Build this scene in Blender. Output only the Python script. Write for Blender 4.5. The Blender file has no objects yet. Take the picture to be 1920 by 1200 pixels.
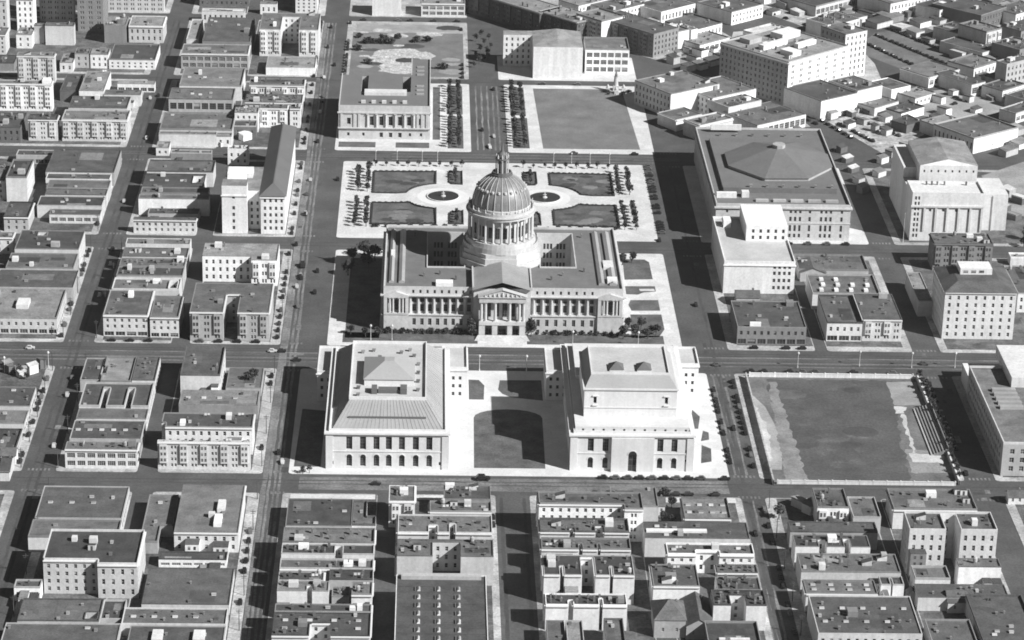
import bpy, math, random
from math import radians as rad, pi, sin, cos, atan2, hypot
random.seed(7)
SC=bpy.context.scene
COL=SC.collection
# ------------------------------------------------------------------ camera
cam=bpy.data.cameras.new('camera'); camo=bpy.data.objects.new('camera',cam); COL.objects.link(camo)
camo.rotation_mode='QUATERNION'
camo.location=(-39.164,-1121.165,533.678); camo.rotation_quaternion=(0.8287829,0.5593253,-0.0161633,-0.0035777); cam.lens=99.1453
cam.sensor_width=36; cam.clip_start=5; cam.clip_end=12000
SC.camera=camo
# ------------------------------------------------------------------ world, sun, exposure
SUN=(1.0,-0.62,0.88)                      # direction towards the sun
el=atan2(SUN[2],hypot(SUN[0],SUN[1])); az=atan2(SUN[0],SUN[1])
w=bpy.data.worlds.new('World'); SC.world=w; w.use_nodes=True
nt=w.node_tree; nt.nodes.clear()
sky=nt.nodes.new('ShaderNodeTexSky'); sky.sky_type='NISHITA'; sky.sun_disc=False
sky.sun_elevation=el; sky.sun_rotation=az; sky.air_density=0.45; sky.dust_density=0.2
bw=nt.nodes.new('ShaderNodeRGBToBW'); bg=nt.nodes.new('ShaderNodeBackground'); out=nt.nodes.new('ShaderNodeOutputWorld')
bg.inputs['Strength'].default_value=0.05
nt.links.new(sky.outputs[0],bw.inputs[0]); nt.links.new(bw.outputs[0],bg.inputs[0]); nt.links.new(bg.outputs[0],out.inputs[0])
sl=bpy.data.lights.new('sun','SUN'); sl.energy=5.0; sl.angle=rad(0.53); sl.color=(1,1,1)
so=bpy.data.objects.new('sun',sl); COL.objects.link(so); so.location=(300,-300,400)
so.rotation_euler=(pi/2-el,0,pi-az)
SC.view_settings.view_transform='Standard'; SC.view_settings.look='None'
SC.view_settings.exposure=0.68; SC.view_settings.gamma=1.0; SC.view_settings.use_curve_mapping=False
SC.cycles.max_bounces=5; SC.cycles.diffuse_bounces=3; SC.cycles.glossy_bounces=2
SC.cycles.filter_width=1.75
# ------------------------------------------------------------------ materials (a black and white photograph: neutral greys)
MATS={}
def mat(name,base,big=.18,fine=.15,obj=.16,scale=.06,fscale=.9,rough=.9,streak=0,patch=0,spec=.25,stain=0,metal=0):
    if name in MATS: return MATS[name]
    m=bpy.data.materials.new(name); m.use_nodes=True; t=m.node_tree; N=t.nodes; L=t.links
    p=N['Principled BSDF']; p.inputs['Roughness'].default_value=rough; p.inputs['Specular IOR Level'].default_value=spec
    p.inputs['Metallic'].default_value=metal
    g=N.new('ShaderNodeNewGeometry')
    def math_(op,a,b):
        n=N.new('ShaderNodeMath'); n.operation=op
        for i,v in enumerate((a,b)):
            if hasattr(v,'node'): L.new(v,n.inputs[i])
            else: n.inputs[i].default_value=v
        return n.outputs[0]
    def noise(sc,det,vec=None,rough_=.6):
        n=N.new('ShaderNodeTexNoise'); n.inputs['Scale'].default_value=sc; n.inputs['Detail'].default_value=det; n.inputs['Roughness'].default_value=rough_
        L.new(vec or g.outputs['Position'],n.inputs['Vector']); return n.outputs[0]
    f=1.0
    f=math_('ADD',1.0,math_('MULTIPLY',math_('SUBTRACT',noise(scale,5),.5),big*4.0))
    f=math_('MULTIPLY',f,math_('ADD',1.0,math_('MULTIPLY',math_('SUBTRACT',noise(fscale,3),.5),fine*3.6)))
    if obj:
        oi=N.new('ShaderNodeObjectInfo')
        f=math_('MULTIPLY',f,math_('ADD',1-obj,math_('MULTIPLY',oi.outputs['Random'],2*obj)))
    if streak:
        mp=N.new('ShaderNodeMapping'); mp.inputs['Scale'].default_value=(.45,.45,.04); L.new(g.outputs['Position'],mp.inputs['Vector'])
        f=math_('MULTIPLY',f,math_('ADD',1.0,math_('MULTIPLY',math_('SUBTRACT',noise(1.0,4,mp.outputs[0]),.5),streak*2.4)))
    if patch:
        v=N.new('ShaderNodeTexVoronoi'); v.distance='CHEBYCHEV'; v.inputs['Scale'].default_value=.16
        L.new(g.outputs['Position'],v.inputs['Vector'])
        sx=N.new('ShaderNodeSeparateColor'); L.new(v.outputs['Color'],sx.inputs[0])
        f=math_('MULTIPLY',f,math_('ADD',1-patch,math_('MULTIPLY',sx.outputs[0],2*patch)))
    if stain:
        n2=noise(.35,6,None,.75)
        r=N.new('ShaderNodeMapRange'); r.inputs[1].default_value=.56; r.inputs[2].default_value=.72; r.inputs[3].default_value=1; r.inputs[4].default_value=1-stain
        L.new(n2,r.inputs[0]); f=math_('MULTIPLY',f,r.outputs[0])
    c=math_('MULTIPLY',f,base)
    cl=N.new('ShaderNodeClamp'); cl.inputs[1].default_value=.004; cl.inputs[2].default_value=.86; L.new(c,cl.inputs[0])
    cc=N.new('ShaderNodeCombineColor')
    for i in range(3): L.new(cl.outputs[0],cc.inputs[i])
    L.new(cc.outputs[0],p.inputs['Base Color'])
    MATS[name]=m; return m
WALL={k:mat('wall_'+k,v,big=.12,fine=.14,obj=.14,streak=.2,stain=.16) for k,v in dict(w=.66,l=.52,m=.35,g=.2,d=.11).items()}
ROOF={k:mat('roof_'+k,v,big=.3,fine=.34,obj=.2,patch=.12,stain=.38,scale=.14,fscale=1.3) for k,v in dict(w=.46,l=.21,m=.13,n=.097,d=.077,k=.06).items()}
TRIM=mat('trim_stone',.62,obj=.05,big=.08,fine=.05)
DTRIM=mat('trim_dark',.14,obj=.1)
GLASS=[mat('window_glass_a',.025,rough=.12,spec=.5,obj=.3,big=.1,fine=0),mat('window_glass_b',.06,rough=.2,spec=.5,obj=.3,big=.1,fine=0),mat('window_blind',.26,rough=.6,obj=.3,fine=.1)]
FRAME={'w':mat('frame_white',.5,obj=.1),'d':mat('frame_grey',.16,obj=.2)}
BRICK=mat('chimney_brick',.13,obj=.3); METAL=mat('vent_metal',.22,obj=.4,rough=.5,metal=.2); WOOD=mat('shed_board',.3,obj=.4)
ASPH=mat('asphalt',.074,big=.3,fine=.3,obj=0,scale=.045,fscale=.9,stain=.3,patch=.06)
OIL=mat('oil_stained_asphalt',.056,big=.3,fine=.3,obj=.1,scale=.08,stain=.2)
GROUND=mat('distant_ground',.1,big=.5,fine=.3,obj=0,scale=.02)
PAVE=mat('pavement_concrete',.34,big=.4,fine=.4,obj=.06,scale=.09,patch=.14,stain=.3)
PALEPAVE=mat('pale_concrete',.51,big=.16,fine=.2,obj=.04,scale=.07,patch=.07,stain=.14)
COURT=mat('court_paving',.55,big=.1,fine=.12,obj=.02,scale=.07,patch=.05,stain=.08)
YARD=mat('yard_earth',.095,big=.5,fine=.5,obj=.1,scale=.12,patch=.25,stain=.3)
LOT=mat('pale_lot',.25,big=.35,fine=.3,obj=.1,scale=.06,stain=.3)
DRY=mat('dry_lawn',.15,big=.3,fine=.3,obj=0,scale=.06,fscale=1,stain=.16)
LAWN=mat('lawn_grass',.092,big=.5,fine=.4,obj=.08,scale=.12,fscale=1.1,stain=.2)
DIRT=mat('bare_dirt',.26,big=.3,fine=.2,obj=.05,scale=.08)
MARK=mat('road_paint',.5,big=.2,fine=.2,obj=.1); WORN=mat('worn_asphalt',.15,big=.6,fine=.5,obj=.15,scale=.06,stain=.35)
STONE=mat('granite',.45,big=.12,fine=.14,obj=.05,streak=.16,scale=.1,stain=.14)
STONEW=mat('white_terracotta',.58,big=.1,fine=.08,obj=.05,streak=.14,stain=.08)
SLATE=mat('standing_seam_roof',.3,big=.1,fine=.08,obj=.03)
SLATED=mat('dark_slate_roof',.11,big=.1,fine=.1,obj=.03)
LEADM=mat('dome_lead',.17,big=.25,fine=.15,obj=.05,scale=.3,rough=.42,spec=.5,streak=.25)
RIBM=mat('dome_rib_copper',.4,big=.15,fine=.1,obj=.05,rough=.5)
LEAF=mat('leaf',.045,big=.3,fine=.7,obj=.35,scale=.3,fscale=1.4); BARK=mat('bark',.07); HEDGE=mat('hedge_leaf',.032,fine=.5,obj=.2)
CARP=[mat('car_paint_black',.018,rough=.25,spec=.6,obj=.3,fine=0,big=0),mat('car_paint_grey',.09,rough=.3,spec=.6,obj=.3,fine=0,big=0),mat('car_paint_pale',.4,rough=.3,spec=.6,obj=.2,fine=0,big=0)]
TYRE=mat('tyre_rubber',.02,obj=0); STEEL=mat('rail_steel',.3,rough=.35,metal=.5); POLE=mat('pole_paint',.5,obj=.1); WATER=mat('basin_water',.03,rough=.1,spec=.5,obj=0)
BRONZE=mat('statue_bronze',.12,rough=.5,obj=0)
# ------------------------------------------------------------------ mesh builder
class MB:
    def __init__(s): s.v=[]; s.k={}; s.f=[]; s.m=[]
    def p(s,x,y,z):
        k=(round(x,3),round(y,3),round(z,3)); i=s.k.get(k)
        if i is None: i=s.k[k]=len(s.v); s.v.append((x,y,z))
        return i
    def face(s,pts,m=0):
        q=[s.p(*a) for a in pts]
        r=[]
        for i in q:
            if not r or r[-1]!=i: r.append(i)
        if len(r)>1 and r[0]==r[-1]: r.pop()
        if len(r)>2: s.f.append(r); s.m.append(m)
    def box(s,x0,x1,y0,y1,z0,z1,m=0,bottom=False,top=True):
        if x1<x0:x0,x1=x1,x0
        if y1<y0:y0,y1=y1,y0
        s.face([(x0,y0,z0),(x1,y0,z0),(x1,y0,z1),(x0,y0,z1)],m); s.face([(x1,y1,z0),(x0,y1,z0),(x0,y1,z1),(x1,y1,z1)],m)
        s.face([(x1,y0,z0),(x1,y1,z0),(x1,y1,z1),(x1,y0,z1)],m); s.face([(x0,y1,z0),(x0,y0,z0),(x0,y0,z1),(x0,y1,z1)],m)
        if top: s.face([(x0,y0,z1),(x1,y0,z1),(x1,y1,z1),(x0,y1,z1)],m)
        if bottom: s.face([(x0,y1,z0),(x1,y1,z0),(x1,y0,z0),(x0,y0,z0)],m)
    def prism(s,poly,z0,z1,m=0,top=True,mt=None,bottom=False):
        n=len(poly)
        for i in range(n):
            a,b=poly[i],poly[(i+1)%n]; s.face([(a[0],a[1],z0),(b[0],b[1],z0),(b[0],b[1],z1),(a[0],a[1],z1)],m)
        if top: s.face([(a[0],a[1],z1) for a in poly],m if mt is None else mt)
        if bottom: s.face([(a[0],a[1],z0) for a in reversed(poly)],m)
    def lathe(s,prof,n=32,cx=0,cy=0,m=0,cap=True,a0=0):
        for j in range(len(prof)-1):
            (r0,z0),(r1,z1)=prof[j],prof[j+1]
            for i in range(n):
                a=a0+2*pi*i/n; b=a0+2*pi*(i+1)/n
                s.face([(cx+r0*cos(a),cy+r0*sin(a),z0),(cx+r0*cos(b),cy+r0*sin(b),z0),(cx+r1*cos(b),cy+r1*sin(b),z1),(cx+r1*cos(a),cy+r1*sin(a),z1)],m)
        if cap and prof[-1][0]>1e-3:
            r,z=prof[-1]; s.face([(cx+r*cos(a0+2*pi*i/n),cy+r*sin(a0+2*pi*i/n),z) for i in range(n)],m)
    def mesh(s,name,mats,smooth=False):
        me=bpy.data.meshes.new(name); me.from_pydata(s.v,[],s.f)
        for m in mats: me.materials.append(m)
        me.polygons.foreach_set('material_index',s.m)
        if smooth: me.polygons.foreach_set('use_smooth',[True]*len(s.f))
        me.update(); return me
    def obj(s,name,mats,parent=None,loc=(0,0,0),rz=0,smooth=False):
        return link(name,s.mesh(name,mats if isinstance(mats,(list,tuple)) else [mats],smooth),parent,loc,rz)
def link(name,data,parent=None,loc=(0,0,0),rz=0):
    o=bpy.data.objects.new(name,data); COL.objects.link(o); o.location=loc; o.rotation_euler=(0,0,rz)
    if parent: o.parent=parent
    return o
def tag(o,label=None,cat=None,group=None,kind=None):
    if label:o['label']=label
    if cat:o['category']=cat
    if group:o['group']=group
    if kind:o['kind']=kind
    return o
def thing(name,label,cat,loc=(0,0,0),rz=0,group=None):
    return tag(link(name,None,None,loc,rz),label,cat,group)
def sheet(name,poly,z,m,parent=None,label=None,cat=None,kind='structure',thick=0):
    b=MB()
    if thick: b.prism(poly,z-thick,z)
    else: b.face([(x,y,z) for x,y in poly])
    o=b.obj(name,m,parent)
    if not parent: tag(o,label,cat,None,kind)
    return o
def rect(x0,x1,y0,y1): return [(x0,y0),(x1,y0),(x1,y1),(x0,y1)]
# ------------------------------------------------------------------ shared part meshes
CACHE={}
FIELD=mat('playing_field_turf',.08,big=.3,fine=.3,obj=0,scale=.05,fscale=.8,stain=.1)
def window_mesh(w,h,nc,fr,g,nr=2):
    k=('win',round(w,1),round(h,1),nc,fr,g,nr)
    if k in CACHE: return CACHE[k]
    b=MB(); t=.11
    x0,x1,z0,z1=-w/2,w/2,-h/2,h/2
    for (a,c,d,e) in ((x0,x0+t,z0,z1),(x1-t,x1,z0,z1),(x0+t,x1-t,z0,z0+t),(x0+t,x1-t,z1-t,z1)): b.face([(a,-.06,d),(c,-.06,d),(c,-.06,e),(a,-.06,e)],0)
    for i in range(1,nc):
        x=x0+w*i/nc; b.face([(x-.05,-.05,z0+t),(x+.05,-.05,z0+t),(x+.05,-.05,z1-t),(x-.05,-.05,z1-t)],0)
    for j in range(1,nr):
        z=z0+h*j/nr; b.face([(x0+t,-.045,z-.05),(x1-t,-.045,z-.05),(x1-t,-.045,z+.05),(x0+t,-.045,z+.05)],0)
    if g==2: # blind half drawn
        zm=z0+h*.45
        b.face([(x0,0,zm),(x1,0,zm),(x1,0,z1),(x0,0,z1)],2); b.face([(x0,0,z0),(x1,0,z0),(x1,0,zm),(x0,0,zm)],1)
    else: b.face([(x0,0,z0),(x1,0,z0),(x1,0,z1),(x0,0,z1)],1)
    CACHE[k]=b.mesh('window',[FRAME[fr],GLASS[min(g,1)],GLASS[2]]); return CACHE[k]
def pmesh(kind):
    if kind in CACHE: return CACHE[kind]
    b=MB()
    if kind=='skylight':
        b.box(-1,1,-.7,.7,0,.35,0,top=False); b.face([(-1,-.7,.35),(1,-.7,.35),(1,0,.85),(-1,0,.85)],1); b.face([(1,.7,.35),(-1,.7,.35),(-1,0,.85),(1,0,.85)],1)
        b.face([(1,-.7,.35),(1,.7,.35),(1,0,.85)],0); b.face([(-1,.7,.35),(-1,-.7,.35),(-1,0,.85)],0); mats=[WALL['w'],mat('skylight_glass',.3,rough=.25,spec=.5,obj=.4)]
    elif kind=='vent':
        b.box(-.28,.28,-.28,.28,0,.9,0); b.box(-.4,.4,-.4,.4,.9,1.15,0,bottom=True); mats=[METAL]
    elif kind=='chimney':
        b.box(-.4,.4,-.55,.55,0,1.6,0); b.box(-.5,.5,-.65,.65,1.6,1.8,0,bottom=True); b.box(-.2,.2,-.35,-.05,1.8,2.2,1); b.box(-.2,.2,.08,.38,1.8,2.2,1); mats=[BRICK,METAL]
    elif kind=='stair_bulkhead':
        b.face([(-1.5,-2,0),(1.5,-2,0),(1.5,-2,2.4),(-1.5,-2,2.4)]); b.face([(1.5,2,0),(-1.5,2,0),(-1.5,2,1.2),(1.5,2,1.2)]); b.face([(1.5,-2,0),(1.5,2,0),(1.5,2,1.2),(1.5,-2,2.4)]); b.face([(-1.5,2,0),(-1.5,-2,0),(-1.5,-2,2.4),(-1.5,2,1.2)])
        b.face([(-1.6,-2.1,2.44),(1.6,-2.1,2.44),(1.6,2.1,1.2),(-1.6,2.1,1.2)],1); b.box(-.45,.45,-2.05,-2.0,0,2,1); mats=[WALL['l'],ROOF['d']]
    elif kind=='roof_hatch':
        b.box(-.9,.9,-.6,.6,0,.7,0); b.box(-1,1,-.7,.7,.7,.8,1,bottom=True); mats=[mat('hatch_board',.3,obj=.8),mat('hatch_lid',.2,obj=.8)]
    elif kind=='water_tank':
        b.lathe([(.9,.9),(.9,2.4),(.05,3.0)],10); 
        for q in (-.5,.5):
            for r_ in (-.5,.5): b.box(q-.08,q+.08,r_-.08,r_+.08,0,.95)
        mats=[WOOD]
    elif kind=='laundry_frame':
        b.box(-1.6,-1.5,-.05,.05,0,2); b.box(1.5,1.6,-.05,.05,0,2); b.box(-1.6,1.6,-.05,.05,1.9,2,bottom=True); b.face([(-1.3,0,.7),(-.2,0,.7),(-.2,0,1.9),(-1.3,0,1.9)],1); b.face([(.1,0,.9),(1.2,0,.9),(1.2,0,1.9),(.1,0,1.9)],1); mats=[WOOD,WALL['w']]
    CACHE[kind]=b.mesh(kind,mats); return CACHE[kind]
# ------------------------------------------------------------------ facade with real openings
def panel(b,o,u,n,L,z0,z1,wins,depth=.32,m=0):
    us=sorted({0,L}|{round(a,3) for q in wins for a in q[:2]}); zs=sorted({z0,z1}|{round(a,3) for q in wins for a in q[2:4]})
    P=lambda a,z,d=0:(o[0]+u[0]*a-n[0]*d,o[1]+u[1]*a-n[1]*d,z)
    for j in range(len(zs)-1):
        za,zb=zs[j],zs[j+1]; zm=(za+zb)/2; run=None
        row=[q for q in wins if q[2]<zm<q[3]]
        if not row: b.face([P(0,za),P(L,za),P(L,zb),P(0,zb)],m); continue
        for i in range(len(us)-1):
            um=(us[i]+us[i+1])/2; hole=any(q[0]<um<q[1] for q in row)
            if not hole:
                if run is None: run=us[i]
            if hole or i==len(us)-2:
                end=us[i] if hole else us[i+1]
                if run is not None and end>run: b.face([P(run,za),P(end,za),P(end,zb),P(run,zb)],m)
                run=None
    for q in wins:
        a,c,d,e=[round(t,3) for t in q[:4]]
        b.face([P(a,d),P(c,d),P(c,d,depth),P(a,d,depth)],m); b.face([P(a,e,depth),P(c,e,depth),P(c,e),P(a,e)],m)
        b.face([P(a,d,depth),P(a,e,depth),P(a,e),P(a,d)],m); b.face([P(c,d),P(c,e),P(c,e,depth),P(c,d,depth)],m)
def put_windows(parent,o,u,n,wins,depth,fr,name='window',nc=2,nr=2,z=0,tone=None):
    r=atan2(u[1],u[0])
    for q in wins:
        w,h=q[1]-q[0],q[3]-q[2]; a=(q[0]+q[1])/2
        g=random.choice((0,0,0,1,1,2)) if tone is None else tone
        link(name,window_mesh(w,h,nc,fr,g,nr),parent,(o[0]+u[0]*a-n[0]*depth,o[1]+u[1]*a-n[1]*depth,(q[2]+q[3])/2+z),r)
def grid_windows(style,L,h):
    """style: letter + storeys (+ x columns) -> list of openings, columns per window"""
    k=style[0]; rest=style[1:].split('x'); n=int(rest[0]); cols=int(rest[1]) if len(rest)>1 else None
    W=[]; base=.5; top=1.0
    fh=(h-base-top)/n
    for r in range(n):
        z=base+fh*r
        if k=='s' and r==0:
            c=max(1,int(L/4.6)); bay=L/c
            for i in range(c): W.append((bay*i+.4,bay*(i+1)-.4,.35,min(fh*.8,3.0),'shop'))
            continue
        if k=='w':
            c=cols or max(1,int(L/4.4)); bay=(L-.8)/c
            for i in range(c): W.append((.4+bay*i+.45,.4+bay*(i+1)-.45,z+fh*.2,z+fh*.82,'wide'))
        else:
            c=cols or max(1,int((L-.6)/(3.3 if k!='x' else 4.2))); bay=(L-.6)/c
            for i in range(c):
                m=.3+bay*(i+.5)
                if k=='x' and bay>3.6:
                    for d in (-.75,.75): W.append((m+d-.5,m+d+.5,z+fh*.26,z+fh*.78,'n'))
                else:
                    ww=min(1.3,bay*.45); W.append((m-ww/2,m+ww/2,z+fh*.26,z+fh*.8,'n'))
    return W
def building(D,x,y,rz,w,d):
    """one building: root empty at the middle of its footprint; wall, roof, parapet, windows, roof pieces are its parts"""
    name,label,h,WR,fr,sd,cl,k=D['n'],D['l'],D['h'],D['WR'],D['f'],D['s'],D['c'],D['k']
    root=thing(name,label,name.replace('_',' '),(x,y,.12),rz)
    wm,rm=WALL[WR[0]],ROOF[WR[1]]
    shm=WALL[k['side_shade_mat']] if k.get('side_shade_mat') else None  # shade painted into the side walls: darker tone than the sunlit front
    hw,hd=w/2,d/2
    holes=[(-hw+a*w,-hw+b*w,-hd+c*d,-hd+e*d) for a,b,c,e in k.get('notch',[])]
    xs=sorted({-hw,hw}|{v for q in holes for v in q[:2]}); ys=sorted({-hd,hd}|{v for q in holes for v in q[2:]})
    nx,ny=len(xs)-1,len(ys)-1
    def solid(i,j):
        if i<0 or j<0 or i>=nx or j>=ny: return False
        a,b=(xs[i]+xs[i+1])/2,(ys[j]+ys[j+1])/2
        return not any(q[0]<a<q[1] and q[2]<b<q[3] for q in holes)
    runs=[]
    for j in range(ny+1):       # faces normal to y
        for sgn in (-1,1):
            st=None
            for i in range(nx+1):
                on=i<nx and (solid(i,j) and not solid(i,j-1) if sgn<0 else solid(i,j-1) and not solid(i,j))
                if on and st is None: st=i
                if not on and st is not None: runs.append(('y',sgn,ys[j],xs[st],xs[i])); st=None
    for i in range(nx+1):
        for sgn in (-1,1):
            st=None
            for j in range(ny+1):
                on=j<ny and (solid(i,j) and not solid(i-1,j) if sgn<0 else solid(i-1,j) and not solid(i,j))
                if on and st is None: st=j
                if not on and st is not None: runs.append(('x',sgn,xs[i],ys[st],ys[j])); st=None
    wb=MB(); sb=MB(); pb=MB(); t=.35; par=random.choice((.35,.5,.6,.8,1.0)) if not (k.get('hip') or k.get('gable')) else .05
    autocor=k.get('cor') is None and h>6 and any(q in name for q in('apart','hotel','tenem','shop','office')) and random.random()<.7
    side=1 if (x<-30 and not rz) else (-1 if not rz else -1)
    for (ax,sgn,c,a,b) in runs:
        L=b-a
        if ax=='y':
            n=(0,sgn); u=(1,0) if sgn<0 else (-1,0); o=(a,c) if sgn<0 else (b,c)
        else:
            n=(sgn,0); u=(0,1) if sgn>0 else (0,-1); o=(c,a) if sgn>0 else (c,b)
        st=None; shop=False
        if ax=='y' and sgn<0: st=fr if abs(c+hd)<.01 else ('p%d'%max(1,int(h/3.6)) if k.get('notch') and L>2.2 and h>7 else None)
        if ax=='x' and sgn==side: st=sd if abs(abs(c)-hw)<.01 else None
        wins=grid_windows(st,L,h) if st and st!='b' and L>2 else []
        bayw=[]
        if st and st[0]=='x' and h<20 and L>8 and ((ax=='y' and sgn<0) or ax=='x'):
            cs=sorted({round((q[0]+q[1])/2,2) for q in wins})
            pair=[cs[i:i+2] for i in range(0,len(cs)-1,2)]
            z0b=min(q[2] for q in wins if q[2]>3.2)-.9 if any(q[2]>3.2 for q in wins) else None
            for a_,c_ in (pair[::2] if len(pair)>2 else pair):
                if z0b and c_-a_<1.8:
                    bb=MB(); bb.box(a_-.85,c_+.85,-.85,-.003,z0b,h-.9,0,bottom=True); bb.obj('bay_window',wm,root,(o[0],o[1],0),atan2(u[1],u[0]))
                    q=[v for v in wins if a_-.6<(v[0]+v[1])/2<c_+.6 and v[2]>z0b]; bayw+=q; wins=[v for v in wins if v not in q]
        if bayw: put_windows(root,o,u,n,bayw,-.87,'w' if WR[0] in 'wl' else 'd','window',1,2)
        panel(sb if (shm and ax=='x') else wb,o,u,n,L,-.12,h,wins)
        frk='w' if WR[0] in 'wl' or random.random()<.5 else 'd'
        for kind in ('n','wide','shop'):
            q=[v for v in wins if v[4]==kind]
            if q: put_windows(root,o,u,n,q,.3,frk,'shop_window' if kind=='shop' else 'window',{'n':1,'wide':4,'shop':3}[kind],{'n':2,'wide':3,'shop':1}[kind])
        if par>.1:
            if ax=='y':
                y0,y1=(c,c+t) if sgn<0 else (c-t,c); pb.box(a,b,y0,y1,h,h+par)
            else:
                x0,x1=(c,c+t) if sgn<0 else (c-t,c)
                e0=t if not any(True for q in holes if (abs(q[3]-a)<.01 and q[0]-.01<=c<=q[1]+.01)) else 0
                e1=t if not any(True for q in holes if (abs(q[2]-b)<.01 and q[0]-.01<=c<=q[1]+.01)) else 0
                if b-a>e0+e1+.1: pb.box(x0,x1,a+e0,b-e1,h,h+par)
        if (k.get('cor') or autocor) and ((ax=='y' and sgn<0) or (ax=='x' and sgn==side)) and L>3:
            cb=MB(); ang=atan2(u[1],u[0])
            cb.box(0,L,-.65,.0,-.45,.05,0,bottom=True); cb.box(0,L,-.35,0,-.8,-.45,0,bottom=True)
            cb.obj('cornice',TRIM if WR[0] in 'wlm' else DTRIM,root,(o[0]+n[0]*.004,o[1]+n[1]*.004,h),ang)
    wb.obj('wall',wm,root)
    if sb.f: sb.obj('shade_toned_side_wall',shm,root)
    if k.get('hip'):
        rb=MB(); e=.7; z0,z1=h,h+3.6; i=min(hw,hd)*.42
        P=[(-hw-e,-hd-e),(hw+e,-hd-e),(hw+e,hd+e),(-hw-e,hd+e)]; Q=[(-hw+i,-hd+i),(hw-i,-hd+i),(hw-i,hd-i),(-hw+i,hd-i)]
        for a in range(4):
            c=(a+1)%4; rb.face([(*P[a],z0),(*P[c],z0),(*Q[c],z1),(*Q[a],z1)])
        rb.face([(*q,z1) for q in Q]); rb.face([(*q,z0) for q in reversed(P)])
        rb.obj('roof',ROOF['d'],root)
        tb=MB(); tb.box(-hw*.45,hw*.45,-hd*.1,hd*.5,z1-.05,z1+3.2); ph=tb.obj('penthouse',wm,root)
        put_windows(ph,(-hw*.45,-hd*.1),(1,0),(0,-1),[(1.5+4*q,4+4*q,z1+.9,z1+2.4) for q in range(int((hw*.9-2)/4))],-.05,'w',nc=3,nr=1)
        hz=z1
    elif k.get('gable'):
        rb=MB(); y0=-hd+.72*d; 
        fx0=-hw+.37*w
        # shallow gable over the front block, lean-to over the set-back wing
        mx=(fx0+hw)/2
        rb.face([(fx0,-hd,h),(mx,-hd+4,h+1.2),(mx,hd-3,h+2.6),(fx0,hd,h)]); rb.face([(mx,-hd+4,h+1.2),(hw,-hd,h),(hw,hd,h),(mx,hd-3,h+2.6)]); rb.face([(fx0,-hd,h),(hw,-hd,h),(mx,-hd+4,h+1.2)]); rb.face([(hw,hd,h),(fx0,hd,h),(mx,hd-3,h+2.6)])
        rb.face([(-hw,y0,h),(fx0,y0,h),(fx0,hd,h),(-hw,hd,h)])
        rb.obj('roof',rm,root); hz=h
    else:
        rb=MB()
        for i in range(nx):
            for j in range(ny):
                if solid(i,j): rb.face([(xs[i],ys[j],h),(xs[i+1],ys[j],h),(xs[i+1],ys[j+1],h),(xs[i],ys[j+1],h)])
        rb.obj('roof',rm,root); hz=h
        if pb.f: pb.obj('parapet',random.choice((wm,WALL['m'],WALL['g'],WALL['g'],rm,rm)) if not k.get('big') else WALL['l'],root)
    for (nm,a,b,c,e,z,mk) in k.get('ext',[]):
        eb=MB(); eb.box(-hw+a*w,-hw+b*w,-hd+c*d,-hd+e*d,hz-.03,hz+z); eb.obj(nm,WALL[mk],root)
    if k.get('big'):
        for cx in (-.22,.0,.22):
            for q in range(9):
                s=link('skylight',pmesh('skylight'),root,(cx*w-1,-hd+4+q*(d-9)/9,hz),pi/2); s.scale=(1.5,.9,.9)
                eb=MB(); eb.box(cx*w-2.6,cx*w-2.2,-hd+2.4+q*(d-9)/9,-hd+5.6+q*(d-9)/9,hz-.02,hz+.5); eb.obj('vent_strip',WALL['d'],root)
        for q in range(13):
            eb=MB(); eb.box(-hw+.6,hw-.6,-hd+1.5+q*(d-6)/13,-hd+1.62+q*(d-6)/13,hz-.02,hz+.06); eb.obj('roof_joint',ROOF['k'],root)
        eb=MB(); eb.box(-hw+2,hw-2,hd-3.4,hd-.6,hz-.03,hz+1.6); eb.obj('penthouse',WALL['m'],root)
    rear=k.get('rear',0)
    if rear:
        for q in range(random.choice((1,2,2,3))):
            ww=random.uniform(.14,.32)*w; x_=random.uniform(-hw,hw-ww); dd=min(rear-.4,random.uniform(.5,1)*rear); hh=random.uniform(.35,.85)*h
            if any(qq[0]-ww<x_<qq[1] and qq[2]<-hd+1 for qq in holes): continue
            eb=MB(); eb.box(x_,x_+ww,-hd-dd,-hd-.004,-.12,hh,top=False); e=eb.obj('rear_wing',WALL[random.choice('wwlmg')],root); eb=MB(); eb.box(x_-.1,x_+ww+.1,-hd-dd-.1,-hd-.004,hh,hh+.15,bottom=True); eb.obj('wing_roof',ROOF[random.choice('mndkl')],e)
            if hh>4 and ww>3.5: put_windows(e,(x_,-hd-dd),(1,0),(0,-1),[(ww*f-.5,ww*f+.5,z_,z_+1.5) for f in (.3,.7) for z_ in ([hh-2.4] if hh<6 else [hh-2.4,hh-5.4])],-.02,'d',nc=1)
    if not (k.get('hip') or k.get('gable') or k.get('big')) and h>8.4 and w*d>150 and name!='office_tower':
        for q in range(random.choice((0,1,1,2))):
            a=random.uniform(2,4.5); c=random.uniform(2,min(4.5,d*.4)); px=random.uniform(-hw+a/2+.6,hw-a/2-.6); py=random.uniform(-hd+c/2+.6,hd-c/2-.6)
            if any(qq[0]-a/2<px<qq[1]+a/2 and qq[2]-c/2<py<qq[3]+c/2 for qq in holes): continue
            fb=MB(); fb.box(-a/2,a/2,-c/2,c/2,-.02,random.uniform(1.6,2.8)); fb.obj('roof_room',WALL[random.choice('wlmg')],root,(px,py,hz))
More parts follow.
